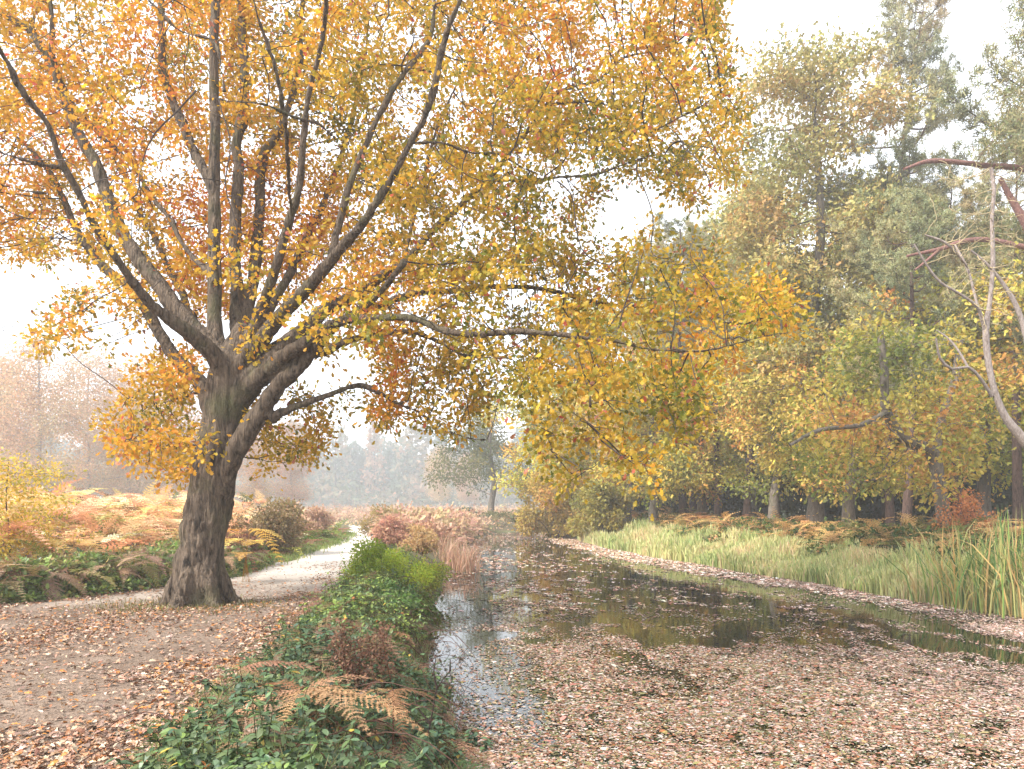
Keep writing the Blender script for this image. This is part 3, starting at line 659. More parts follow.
# bare twig at the water's edge
b = P(428, 745, 7.3); root = empty('bare_twig', (b[0], b[1], gz(b[0], b[1]) - .02), 'dark bare forked twig standing over the water edge', 'twig'); mb = MB()
tw = [[(0, 0, 0), (.0, 0, .25), (.04, .02, .5), (.08, .02, .7), (.2, .03, .86), (.24, .02, .88)], [(.08, .02, .7), (.05, .03, .85), (.07, .03, .98)], [(.2, .03, .86), (.2, .05, .97)], [(.02, .01, .38), (-.1, 0, .55), (-.12, .02, .68)], [(.12, .03, .76), (.22, .0, .74)]]
for t_ in tw: c_ = catmull(np.array(t_), .04); tube(mb, c_, np.linspace(.011, .004, len(c_)), 5, lin((62, 50, 46)) * .8, True)
link('branch', mb.mesh('branch', M_STEM), root); mb = MB(); rng = np.random.default_rng(8)
leaf_cloud(mb, np.array([(.24, .02, .9), (.07, .03, .98), (-.12, .02, .68), (.22, 0, .74), (.2, .05, .97)]), 4, .03, .045, SH_OVAL, lambda p, n: pick([lin((95, 80, 60)) * .7, lin((80, 90, 60)) * .7], n, rng), .3, .8, rng); link('withered_leaves', mb.mesh('withered_leaves', M_GREEN), root)

# ------------------------------------------------------------------ shrubs
def shrub(name, label, cat, loc, rx, ry, h, nst, nleaf, size, shape, pal, mat=M_GREEN, seed=0, group=None, stemc=(95, 80, 65), lumps=14, colscale=.8, base=.12):
    rng = np.random.default_rng(seed); root = empty(name, (loc[0], loc[1], gz(loc[0], loc[1]) - .03), label, cat, group); h = h * .74
    lc = np.stack([np.clip(rng.normal(0, .45, lumps), -.75, .75) * rx, np.clip(rng.normal(0, .45, lumps), -.8, .8) * ry, h * (base + (1 - base) * rng.random(lumps) ** .75)], -1)
    lc[:, 2] *= np.clip(1.15 - .45 * (np.abs(lc[:, 0]) / rx) ** 2 - .3 * (np.abs(lc[:, 1]) / ry) ** 2, .3, 1.1)
    mb = MB()
    for i in range(nst):
        e = lc[i % lumps] + rng.normal(0, .15, 3) * min(rx, h); e[2] = abs(e[2]); m = np.array([e[0] * .35, e[1] * .35, e[2] * .6]); c_ = catmull(np.array([(rng.normal(0, .12) * rx, rng.normal(0, .12) * ry, 0), m, e]), .12)
        tube(mb, c_, np.linspace(.016, .004, len(c_)) * (h / 1.6) ** .5, 4, lin(stemc) * .6, False)
    link('stems', mb.mesh('stems', M_STEM), root); mb = MB(); lt = rng.random(lumps)
    j = rng.integers(0, lumps, nleaf); q = unit(rng.normal(size=(nleaf, 3))) * (rng.random((nleaf, 1)) ** .45) * np.where(rng.random((nleaf, 1)) < .12, 1.45, 1.0); rr = .42 * min(1, 8 / lumps) ** .33
    p = lc[j] + q * np.array([rx, ry, h * .55]) * rr * 1.15; p[:, 2] = np.abs(p[:, 2]) + .02
    n = nleaf; t = np.clip(lt[j] * .6 + .4 * rng.random(n) + rng.normal(0, .1, n), 0, 1)
    mb.leafs(place(shape, p, unit(q + rdir(n, rng) * .8 - np.array([0, 0, .25])), unit(rdir(n, rng) + np.array([0, 0, .6])), size * (.6 + .7 * rng.random(n))), pickf([lin(c) * colscale for c in pal], t, rng, .18))
    for i in range(nst * 2 if size < .15 else 0):
        a = rng.random() * 6.28; q_ = rng.random() ** .5 * .95; hh = h * (.45 + .85 * rng.random()) * (1.1 - .35 * q_); b0 = np.array([math.cos(a) * rx * q_ * .7, math.sin(a) * ry * q_ * .7, 0]); e_ = np.array([math.cos(a) * rx * q_ * .45 * rng.random(), math.sin(a) * ry * q_ * .45 * rng.random(), hh]) + rng.normal(0, .06, 3) * h
        m = 16; tt = np.repeat(np.linspace(.35, 1.05, m), 2)[:, None]; pp = b0 + tt * e_ + rng.normal(0, .02, (2 * m, 3)); ll = unit(rng.normal(size=(2 * m, 3)) + np.array([0, 0, .2])); mb.leafs(place(shape, pp, ll, unit(rdir(2 * m, rng) + np.array([0, 0, .6])), size * (1.15 - .5 * tt[:, 0]) * (.7 + .5 * rng.random(2 * m))), pickf([lin(c) * colscale for c in pal], np.clip(.35 + .5 * rng.random(2 * m), 0, 1), rng, .15))
    link('foliage', mb.mesh('foliage', mat), root); return root

def at(px, d, off=0): return ((px - HX) / F * d, d + off)
shrub('green_bush', 'bright yellow green leafy bush between path and water', 'bush', at(392, 18.6), .85, 1.6, 1.2, 30, 6500, .07, SH_OVAL, ((116, 144, 44), (150, 176, 54), (190, 204, 64), (212, 216, 80)), M_LEAF, 3, lumps=13)
shrub('green_bush', 'tall upright yellow green sprays at the path edge of the bright bush', 'bush', at(364, 17.4), .5, .8, 1.2, 22, 2600, .07, SH_OVAL, ((110, 138, 44), (146, 168, 54), (186, 196, 66)), M_LEAF, 31, lumps=7)
shrub('green_bush', 'loose yellowish bush overhanging the water behind the bright one', 'bush', at(422, 20.5), .6, 1.0, 1.35, 20, 2600, .075, SH_OVAL, ((124, 140, 52), (160, 168, 62), (196, 186, 78), (190, 150, 84)), M_LEAF, 32, lumps=7)
shrub('green_bush', 'dark green bushy bramble in front of the bright bush', 'bush', at(378, 14.8), .7, 1.3, .75, 20, 6500, .085, SH_OVAL, ((66, 92, 48), (86, 116, 54), (112, 140, 60)), M_GREEN, 4, lumps=18)
shrub('green_bush', 'low green bush leaning over the water edge', 'bush', at(408, 16.0), .5, .9, .8, 14, 3000, .075, SH_OVAL, ((72, 98, 46), (100, 126, 52), (140, 140, 70)), M_GREEN, 5)
shrub('brown_shrub', 'dark olive brown shrub beyond the oak beside the path', 'shrub', at(270, 28.5), 1.05, 1.3, 2.5, 26, 6000, .11, SH_OVAL, ((112, 98, 66), (142, 124, 80), (168, 136, 98), (146, 144, 88)), M_LEAF, 6, lumps=22)
shrub('brown_shrub', 'russet shrub low at the path edge behind the oak', 'shrub', at(238, 23.5), .8, .8, 1.1, 18, 3600, .10, SH_OVAL, ((110, 72, 56), (140, 92, 72), (160, 112, 84)), M_LEAF, 7)
shrub('brown_shrub', 'reddish brown shrub farther along the path', 'shrub', at(306, 40), 1.3, 1.3, 1.8, 18, 3600, .14, SH_OVAL, ((176, 140, 120), (196, 156, 132), (204, 172, 138)), M_LEAF, 8)
shrub('brown_shrub', 'yellowish shrub at the bend of the path', 'shrub', at(388, 46), 1.5, 1.3, 2.0, 18, 3600, .14, SH_OVAL, ((150, 130, 80), (176, 150, 90), (160, 150, 90)), M_LEAF, 9)
shrub('brown_shrub', 'crimson pink shrub on the bank beyond the bright bush', 'shrub', at(393, 34), .95, 1.1, 1.45, 16, 3600, .12, SH_OVAL, ((186, 134, 118), (206, 152, 130), (208, 166, 128)), M_LEAF, 10)
shrub('brown_shrub', 'orange yellow shrub on the bank beside the crimson one', 'shrub', at(420, 31), .7, .9, 1.2, 16, 2600, .11, SH_OVAL, ((200, 156, 108), (212, 178, 124), (184, 148, 104)), M_LEAF, 11)
shrub('dark_shrub', 'small dark green shrub at the far end of the canal', 'shrub', at(458, 72), 1.6, 1.4, 1.9, 12, 1800, .22, SH_CLUMP, ((66, 90, 70), (84, 106, 80)), M_LEAF, 12)
shrub('dark_shrub', 'long low olive shrub where the canal ends', 'shrub', at(532, 74), 4.6, 1.6, 1.5, 14, 4200, .22, SH_CLUMP, ((110, 112, 70), (130, 130, 80), (140, 120, 80)), M_LEAF, 13, lumps=26)
shrub('water_willow', 'golden bush whose boughs hang down to the water at the far bend', 'bush', at(556, 57), 2.8, 2.2, 6.5, 16, 9000, .22, SH_CLUMP, ((170, 150, 72), (200, 172, 82), (218, 186, 96), (214, 150, 80)), M_LEAF, 15, lumps=26, base=.06)
shrub('water_willow', 'olive yellow bush low over the water next to the golden one', 'bush', at(603, 50), 2.0, 1.6, 4.2, 14, 7000, .2, SH_CLUMP, ((140, 140, 68), (176, 164, 78), (204, 180, 88)), M_LEAF, 16, lumps=20, base=.08)
shrub('orange_shrub', 'fiery orange young beech beneath the wood behind the reeds', 'shrub', at(968, 25), .8, .7, 1.9, 12, 1100, .10, SH_OVAL, ((198, 122, 74), (208, 142, 88), (184, 110, 70)), M_LEAF, 14, base=.45, lumps=10)

# golden fern right behind the oak
root = empty('golden_fern', (*at(246, 18.5), gz(*at(246, 18.5))), 'tall golden yellow fern glowing just behind the oak trunk', 'fern'); rng = np.random.default_rng(77)
for i in range(9):
    mb = MB(); yaw = -2.9 + i * .33 + rng.normal(0, .15); hh = .55 + .75 * rng.random(); tube(mb, [(math.cos(yaw) * -.1, 0, 0), (math.cos(yaw) * .02, math.sin(yaw) * .02, hh * .6), (math.cos(yaw) * .12, math.sin(yaw) * .12, hh)], [.005, .005, .004], 4, lin((190, 140, 70)) * .7, False)
    add_fronds(mb, FR_HI[i % 3], np.array([(math.cos(yaw) * .12, math.sin(yaw) * .12, hh)]), np.array([yaw]), np.array([.1 + .6 * rng.random()]), np.array([.75 + .5 * rng.random()]), pick([lin((236, 176, 70)), lin((240, 190, 100)), lin((226, 190, 110))], 1, rng), rng=rng)
    link('frond', mb.mesh('frond', M_FERN), root)

# ------------------------------------------------------------------ reeds
def reed_clump(name, label, cat, spots, n, h, wd, pal, seed, lean=(.05, .35), group=None, scl=.8):
    rng = np.random.default_rng(seed); c = np.mean(spots, 0); z = gz(c[0], c[1]); root = empty(name, (c[0], c[1], max(z, -.2)), label, cat, group)
    i = rng.integers(0, len(spots), n); x = spots[i, 0] + rng.normal(0, .22, n) - c[0]; y = spots[i, 1] + rng.normal(0, .25, n) - c[1]
    z0 = np.maximum(grid_z(x + c[0], y + c[1]), -.1) - root.location.z - .02
    t = rng.random(n); mb = MB(); blades(mb, x, y, z0, h * (.45 + .6 * rng.random(n)), wd * (.7 + .6 * rng.random(n)), lean[0] + (lean[1] - lean[0]) * rng.random(n) ** 1.5, pickf([lin(q) * scl for q in pal], t, rng), rng)
    link('blades', mb.mesh('blades', M_GRASS), root)
sp = np.array([(9.0 + .5 * i, 17.6 - .5 * i + .5 * j) for i in range(5) for j in range(4)])
reed_clump('reed_clump', 'tall green and straw coloured reeds at the water margin by the dead tree', 'reeds', sp * np.array([.7, 1]) + np.array([4.0, .2]), 520, 2.4, .03, ((90, 120, 70), (120, 150, 80), (170, 175, 100), (200, 186, 124), (210, 170, 104)), 90, (.05, .75))
sp = np.array([at(px, d) for px, d in ((444, 34), (452, 31), (460, 29.5), (436, 36), (448, 30), (464, 28.5))])
reed_clump('dead_reeds', 'pinkish brown dead reeds standing at the canal edge', 'reeds', sp + np.array([.1, 0]), 420, 1.4, .03, ((206, 164, 134), (216, 178, 148), (194, 150, 124), (222, 192, 162)), 91, (.1, .7))

# ------------------------------------------------------------------ grass on the right bank
mb = MB(); rng = np.random.default_rng(51); n = 64000; y = 15 + 50 * rng.random(n) ** 1.5; x = xr(y) + .05 + 3.4 * rng.random(n) ** 1.1
hn = vnoise(xyz(x, y), .8); h = (.30 + .95 * hn ** 1.5) * (.75 + .5 * vnoise(xyz(x, y), 2.5)) * (1.0 - .35 * smooth((x - xr(y) - 2.0) / 1.9))
t = np.clip(.15 + .75 * vnoise(xyz(x, y), .9) + rng.normal(0, .2, n), 0, 1)
PAL_GR = [lin(c) * .9 for c in ((128, 148, 88), (164, 176, 108), (192, 194, 130), (212, 204, 148), (218, 190, 146))]
blades(mb, x, y, grid_z(x, y) - .02, h * (.6 + .6 * rng.random(n)), .022 + .0006 * y + 0 * x, .05 + .35 * rng.random(n), pickf(PAL_GR, t, rng), rng)
n = 9000; y = 14 + 34 * rng.random(n); s_ = rng.random(n); x = np.where(s_ < .5, pl(y) + .3 * rng.normal(size=n) - .15, pr(y) + .3 * rng.random(n)); 
k = (y > 19); x, y = x[k], y[k]; n = len(x); blades(mb, x, y, grid_z(x, y), .10 + .16 * rng.random(n), .012 + .0005 * y, .1 + .5 * rng.random(n), pick([lin((120, 140, 72)) * .8, lin((150, 160, 90)) * .8], n, rng), rng)
k0 = rng.normal(0, 1, (1500, 2)); x = -5.7 + k0[:, 0] * .75; y = 14.1 + k0[:, 1] * .6; blades(mb, x, y, grid_z(x, y), .05 + .09 * rng.random(1500), np.full(1500, .012), .2 + .5 * rng.random(1500), pick([lin((120, 125, 70)) * .7, lin((150, 130, 80)) * .7], 1500, rng), rng)
o = link('grass', mb.mesh('grass', M_GRASS), None); tag(o, 'pale green rough grass lining the banks', 'grass', kind='stuff')

# bracken and brambles at the foot of the wood
mb = MB(); rng = np.random.default_rng(52); n = 2000; y = 22 + 44 * rng.random(n) ** 1.2; x = xr(y) + 3.0 + 5.0 * rng.random(n)
pal = [lin(c) * .9 for c in ((118, 136, 80), (150, 150, 92), (198, 160, 108), (220, 178, 118), (208, 150, 104), (138, 134, 88))]
t = np.clip(vnoise(xyz(x, y), .35) + rng.normal(0, .15, n), 0, 1)
for q in range(2):
    k = np.arange(n) % 2 == q; m = k.sum(); add_fronds(mb, FR_LO[q], xyz(x[k], y[k], grid_z(x[k], y[k]) + .12 + .75 * rng.random(m) * vnoise(xyz(x[k], y[k]), .5)), -2.3 + rng.normal(0, 1.2, m), rng.normal(.35, .35, m), .7 + .5 * rng.random(m), pickf(pal, t[k], rng), rng=rng)
n = 6000; y = 19 + 40 * rng.random(n) ** 1.3; x = xr(y) + 2.2 + 3.5 * rng.random(n); leaf_cloud(mb, xyz(x, y, grid_z(x, y) + .05 + .6 * vnoise(xyz(x, y), .7) * rng.random(n) ** .5), 3, .1, .15, SH_CLUMP, lambda p, n: pick([lin((84, 108, 62)) * .7, lin((104, 120, 66)) * .7, lin((120, 112, 66)) * .7], n, rng), .8, .2, rng)
o = link('woodland_bracken', mb.mesh('woodland_bracken', M_FERN)); tag(o, 'orange bracken and brambles along the foot of the wood', 'bracken', kind='stuff')

# pinkish heath scrub at the far end
mb = MB(); rng = np.random.default_rng(53); n = 4200; y = 36 + 130 * rng.random(n) ** 1.3; hi = np.where(y < 70, xl(y) - .3, 6.0); lo = np.where(y < 70, pr(y) + .4, -46.0); x = lo + (hi - lo) * rng.random(n)
pal = [lin(c) * .85 for c in ((202, 158, 134), (212, 172, 142), (190, 148, 128), (210, 184, 144), (174, 158, 116))]
hh = .3 + 1.1 * vnoise(xyz(x, y), .3)
leaf_cloud(mb, xyz(x, y, grid_z(x, y) + hh * rng.random(n) ** .6), 7, .28, .26, SH_CLUMP, lambda p, n: pickf(pal, np.clip(vnoise(p, .22) + rng.normal(0, .15, n), 0, 1), rng), .4, .1, rng)
m = 1400; k = rng.integers(0, n, m); add_fronds(mb, FR_LO[0], xyz(x[k], y[k], grid_z(x[k], y[k]) + hh[k] * .8), rng.random(m) * 6.28, rng.normal(.4, .3, m), .8 + .6 * rng.random(m), pickf(pal, rng.random(m), rng), rng=rng)
o = link('scrub', mb.mesh('scrub', M_FERN)); tag(o, 'pinkish autumn scrub covering the far bank', 'scrub', kind='stuff')

#SECTION trees
# ================================================================== tree prototypes
def tree_meshes(kind, seed):
    rng = np.random.default_rng(seed)
    olive = kind == 'olive'
    if olive: kind = 'oak'
    if kind == 'oak':       # low spreading, leaves nearly to the ground
        H, n = 12.0, 2300
        nl = 34; lc = np.stack([rng.normal(0, 2.6, nl), rng.normal(0, 2.6, nl), rng.uniform(2.5, 10.8, nl)], -1)
        rr = np.linalg.norm(lc[:, :2], axis=1); lim = 5.2 * np.sqrt(np.clip(1 - ((lc[:, 2] - 5) / 6.6) ** 2, .08, 1)); lc[:, :2] *= np.minimum(1, lim / (rr + 1e-6))[:, None]
        att = lc[rng.integers(0, nl, n)] + unit(rng.normal(size=(n, 3))) * np.array([1.25, 1.25, .75]) * rng.random((n, 1)) ** .4
        att[:, 2] = np.maximum(att[:, 2], 1.5); trunk = catmull(np.array([(0, 0, -.2), (.1, 0, 1.5), (-.15, .1, 3.5), (.2, -.1, 6.5), (0, .1, 9.2)]), .5)
        bark, D, kill, tr, k, sp, sz, shp, mat = M_WOOD, 0.45, .55, .3, 17, .30, .20, SH_CLUMP, M_LEAFV
        pal = [lin(c) * .8 for c in ((136, 144, 66), (170, 168, 76), (202, 188, 86), (220, 202, 96), (228, 198, 94), (218, 156, 84))]
    elif kind == 'tall':    # tall woodland oak
        H, n = 27.0, 3800
        nl = 62; zz = rng.uniform(6, 25.5, nl); r_ = 5.2 * np.sqrt(np.clip(1 - ((zz - 14.5) / 12) ** 2, .05, 1)); a = rng.random(nl) * 6.28; q = rng.random(nl) ** .5; lc = np.stack([np.cos(a) * r_ * q, np.sin(a) * r_ * q, zz], -1)
        att = lc[rng.integers(0, nl, n)] + unit(rng.normal(size=(n, 3))) * np.array([1.5, 1.5, .9]) * rng.random((n, 1)) ** .4
        trunk = catmull(np.array([(0, 0, -.2), (.1, .1, 5), (-.2, 0, 10), (.3, -.2, 16), (0, .2, 22)]), .7)
        bark, D, kill, tr, k, sp, sz, shp, mat = M_WOOD, 0.5, .58, .42, 22, .38, .23, SH_CLUMP, M_LEAFV
        pal = [lin(c) * .8 for c in ((142, 148, 92), (168, 168, 102), (190, 184, 108), (206, 196, 112), (212, 182, 102))]
    elif kind == 'birch':   # thin, twiggy, pinkish brown
        H, n = 14.0, 1300
        zz = rng.uniform(2.0, 13.4, n); r_ = 3.3 * np.sqrt(np.clip(1 - ((zz - 7.2) / 6.8) ** 2, .03, 1)); a = rng.random(n) * 6.28; q = rng.random(n) ** .5; att = np.stack([np.cos(a) * r_ * q, np.sin(a) * r_ * q, zz], -1)
        m_ = vnoise(att, .55) > .40; att = att[m_]
        trunk = catmull(np.array([(0, 0, -.2), (.15, 0, 3), (-.1, .1, 6), (.15, -.1, 9), (0, .1, 12.3)]), .5)
        bark, D, kill, tr, k, sp, sz, shp, mat = M_BIRCH, .42, .5, .16, 30, .36, .15, SH_CLUMP, M_LEAFV
        pal = [lin(c) * .8 for c in ((186, 150, 112), (212, 164, 122), (222, 174, 134), (196, 170, 122), (214, 182, 140))]
    if olive: pal = [lin(c) * .8 for c in ((86, 100, 58), (104, 116, 66), (124, 130, 74), (146, 142, 80))]
    # pipe-model
    seeds = trunk[(trunk[:, 2] > (1.6 if kind == 'oak' else 1.8 if kind == 'birch' else 7))]
    nodes, par, ns = grow(seeds, att, D, kill, 30, 60, (0, 0, .05), .16, rng); r, acc = radii(nodes, par, ns, .012, 2.25, tr * .55)
    mb = MB(); zt = trunk[:, 2]; tube(mb, trunk, tr * (1.05 - .85 * np.clip(zt / H, 0, 1)) * (1 + .5 * np.exp(-np.clip(zt, 0, 9) / .5)), 10, (0.1, .08, .06)); branches_mesh(mb, nodes, par, ns, r, 6)
    print(kind, len(nodes) - ns); wood = mb.mesh(kind + '_trunk', bark); mb = MB(); tips = nodes[ns:][r[ns:] < (.035 if kind != 'tall' else .045)]
    off = 7.0 * seed
    leaf_cloud(mb, tips, k, sp, sz, shp, lambda p, n: pickf(pal, np.clip(.5 + (vnoise(p + off, .45) - .5) * 1.5 + rng.normal(0, .17, n), 0, 1), rng, .16), .5, .3, rng)
    return wood, mb.mesh(kind + '_crown', mat)

def pine_meshes(seed, H=26.0, lean=0.0, low=.42, dens=1.0):
    rng = np.random.default_rng(seed); zt = np.linspace(0, 1, 40); bx = lean * zt ** 1.6 * H + .25 * np.sin(zt * 5 + seed); trunk = np.stack([bx - bx[0], .2 * np.sin(zt * 4 + seed * 2), zt * H - .2], -1)
    mb = MB(); tube(mb, trunk, .36 * (1.02 - .93 * zt) * (1 + .4 * np.exp(-zt * H / .6)), 10, (.1, .08, .06)); C = []; mbn = MB()
    nlimb = int(34 * dens)
    for i in range(nlimb):
        t = low + (1 - low) * ((i + rng.random()) / nlimb) ** .9; p0 = np.array([np.interp(t, zt, trunk[:, c]) for c in range(3)]); a = i * 2.4 + rng.normal(0, .7)
        u = (t - low) / (1 - low); ln = (1.3 + 4.0 * (1 - u) ** .8 * min(1, .5 + u * 3)) * rng.uniform(.45, 1.25); rise = rng.normal(.12 + .75 * u, .22)
        e = p0 + np.array([math.cos(a) * ln, math.sin(a) * ln, rise * ln]); m_ = p0 + np.array([math.cos(a) * ln * .5, math.sin(a) * ln * .5, rise * ln * .2]) + rng.normal(0, .25, 3)
        c_ = catmull(np.array([p0, m_, e]), .35); tube(mb, c_, np.linspace(.085 * (1.1 - u * .7), .015, len(c_)), 5, (.1, .08, .06), False)
        for j in range(int(len(c_) * .42), len(c_)):
            for q in range(5):
                s = c_[j]; v = unit(np.array([math.cos(a), math.sin(a), .35]) * .5 + rng.normal(0, 1.0, 3)); l2 = rng.uniform(.5, 1.35); e2 = s + v * l2 * np.array([1, 1, .6]) + np.array([0, 0, .15]); tube(mb, np.array([s, (s + e2) / 2 + rng.normal(0, .06, 3), e2]), [.014, .01, .006], 3, (.1, .08, .06), False)
                for f in (.6, .82, 1.0): C.append(s + (e2 - s) * f)
    C = np.array(C); k = 15; n = len(C) * k; c = np.repeat(C, k, 0); d = unit(rng.normal(size=(n, 3)) + np.array([0, 0, .6])); s = unit(np.cross(d, rdir(n, rng))); L = .22 * (.7 + .6 * rng.random(n))[:, None]; wv = .019
    b = c + rng.normal(0, .08, (n, 3)); tri = np.stack([b - s * wv, b + s * wv, b + d * L + s * wv * .5, b + d * L - s * wv * .5], 1)
    pal = [lin(q) * .85 for q in ((124, 130, 94), (146, 148, 108), (168, 164, 120), (184, 172, 124), (188, 164, 122))]
    mbn.leafs(tri, pickf(pal, np.clip(.45 + (vnoise(b + seed * 5, .4) - .5) * 1.4 + rng.normal(0, .16, n), 0, 1), rng, .15))
    return mb.mesh('pine_trunk', M_PINE), mbn.mesh('pine_crown', M_NEEDLE)

PROTO = {}
PROTO['olive'] = [tree_meshes('olive', 8)]
for k_, s_ in (('oak', 1), ('oak', 2), ('oak', 3), ('tall', 4), ('tall', 5), ('birch', 6), ('birch', 7)): PROTO.setdefault(k_, []).append(tree_meshes(k_, s_))
PROTO['pine'] = [pine_meshes(1), pine_meshes(2, 26, .10, .5), pine_meshes(3, 25, -.04, .38)]

def tree(name, cat, kind, v, px, d, s, label, group=None, rz=None, sz=None, rng=np.random.default_rng(99)):
    x, y = at(px, d); wood, crown = PROTO[kind][v]
    root = empty(name, (x, y, gz(x, y)), label, cat, group, rng.random() * 6.28 if rz is None else rz, (s, s, s * (sz or 1)))
    link('trunk', wood, root); link('crown', crown, root); return root

G_OAK = 'young oaks along the foot of the wood'
tree('oak_tree', 'tree', 'oak', 0, 560, 60, 1.12, 'yellow green oak overhanging the water at the far bend', G_OAK)
tree('oak_tree', 'tree', 'oak', 1, 628, 54, 1.08, 'golden oak second along the water from the far bend', G_OAK)
tree('oak_tree', 'tree', 'oak', 0, 655, 47, .9, 'bright golden oak reaching out over the grass of the bank', G_OAK)
tree('oak_tree', 'tree', 'oak', 2, 700, 48, .95, 'spreading yellow oak beside the cluster of dark pine trunks', G_OAK)
tree('oak_tree', 'tree', 'oak', 0, 775, 42, .95, 'yellow green oak with low branches between the two pine groups', G_OAK)
tree('oak_tree', 'tree', 'oak', 1, 850, 36, .9, 'olive leaved oak with boughs hanging low over the bracken', G_OAK)
tree('oak_tree', 'tree', 'oak', 2, 985, 34, .95, 'mottled oak behind the dead tree', G_OAK)
tree('oak_tree', 'tree', 'oak', 0, 1085, 30, 1.0, 'yellowish oak partly cut off beyond the dead tree', G_OAK)
tree('oak_tree', 'tree', 'oak', 2, 915, 44, 1.0, 'shaded oak deeper in the wood behind the bent oak', G_OAK)
tree('olive_oak', 'tree', 'olive', 0, 492, 86, 1.22, 'lone olive green tree at the far end of the canal')
G_T = 'tall trees of the wood'
tree('tall_oak', 'tree', 'tall', 0, 815, 40, .93, 'tallest yellow green oak with dark forked trunk showing high up', G_T)
tree('tall_oak', 'tree', 'tall', 1, 752, 58, .95, 'tall grey green oak next to the gap of sky', G_T)
tree('tall_oak', 'tree', 'tall', 0, 1000, 50, .72, 'tall oak rising behind the red limbed pine', G_T)
tree('tall_oak', 'tree', 'tall', 1, 690, 74, .85, 'faint tall oak seen over the golden oaks', G_T)
tree('tall_oak', 'tree', 'tall', 1, 878, 47, .8, 'grey green oak filling in beneath the leaning pine', G_T)
tree('tall_oak', 'tree', 'tall', 0, 775, 50, .62, 'shorter yellow green oak between two tall ones', G_T)
tree('tall_oak', 'tree', 'tall', 1, 940, 45, .62, 'rounded pale oak just behind the bent oak', G_T)
tree('tall_oak', 'tree', 'tall', 0, 650, 66, .68, 'faint yellow oak top peeping over the great oak bough', G_T)
G_P = 'pines of the wood'
tree('pine_tree', 'pine', 'pine', 1, 886, 43, .84, 'leaning pine whose tip is highest against the white sky', G_P, 0.0, 1.3)
tree('pine_tree', 'pine', 'pine', 0, 955, 40, .66, 'bushy grey green pine between the leaning pine and the red limbs', G_P)
tree('pine_tree', 'pine', 'pine', 2, 1110, 34, 1.1, 'tall pine running out of the top corner of the picture', G_P)
tree('pine_tree', 'pine', 'pine', 2, 648, 74, 1.02, 'distant pale pine standing alone above the golden oaks', G_P)
tree('pine_tree', 'pine', 'pine', 0, 681, 50, .72, 'dark pine trunk first of the cluster at the water', G_P)
tree('pine_tree', 'pine', 'pine', 2, 693, 53, .72, 'dark pine trunk in the middle of the cluster at the water', G_P)
tree('pine_tree', 'pine', 'pine', 0, 717, 55, .75, 'dark pine trunk last of the cluster at the water', G_P)
tree('pine_tree', 'pine', 'pine', 2, 746, 47, .68, 'pale barked pine trunk standing apart above orange bracken', G_P)
tree('pine_tree', 'pine', 'pine', 0, 888, 36, .58, 'dark broad pine trunk beside a paler one', G_P)
tree('pine_tree', 'pine', 'pine', 2, 906, 32, .55, 'greyish pine trunk beside the darker broad one', G_P)
tree('pine_tree', 'pine', 'pine', 0, 1016, 31, .58, 'thick pine trunk behind the tall reeds', G_P)
rg = np.random.default_rng(123)
for i in range(26):
    px = 560 + 560 * (i + rg.random()) / 26; d = rg.uniform(62, 95) if px < 800 else rg.uniform(48, 85)
    tree('woodland_tree', 'tree', ('pine', 'tall', 'oak')[i % 3], i % 2, px, d, rg.uniform(.62, .8) * (1.25 if i % 3 == 2 else 1), 'shaded tree deep inside the wood, mostly hidden by nearer trees', 'trees deep inside the wood')
for i in range(20):
    px = 575 + 480 * (i + rg.random()) / 20; d = rg.uniform(56, 70) if px < 800 else rg.uniform(42, 56)
    shrub('holly_bush', 'dark evergreen bush in the gloom between the trunks', 'bush', at(px, d), 2.6, 1.6, 3.6, 10, 2200, .28, SH_CLUMP, ((40, 52, 34), (56, 66, 40), (84, 80, 46)), M_LEAF, 200 + i, 'dark bushes inside the wood')

G_B = 'hazy autumn birches beyond the bracken'
B_ = [(-35, 60, 1.0, 'hazy birch cut by the picture edge above the yellow sapling'), (40, 58, .95, 'pinkish birch with a pale slanting trunk behind the bracken'), (88, 70, 1.05, 'tall faint birch beside the one with the pale slanting trunk'),
      (128, 62, .72, 'short rounded greenish birch in front of taller pink ones'), (140, 84, 1.2, 'tallest pink birch showing under the oak leaves'), (178, 72, .85, 'pink birch hard against the oak trunk'), (255, 66, .58, 'brownish low birch seen between oak trunk and path'), (292, 78, .66, 'second brownish birch beyond the path'),
      (-80, 75, 1.1, 'faint birch at the outer edge of the birch stand'), (8, 82, 1.15, 'dim birch at the back of the stand above the sapling'), (440, 118, .66, 'pale pinkish tree at the end of the far wood'), (468, 124, .62, 'pale tree next to the lone olive green tree')]
for i, (px, d, s, lb) in enumerate(B_): tree('birch_tree', 'tree', 'birch', i % 2, px, d * 1.65, s * 1.72, lb, G_B)

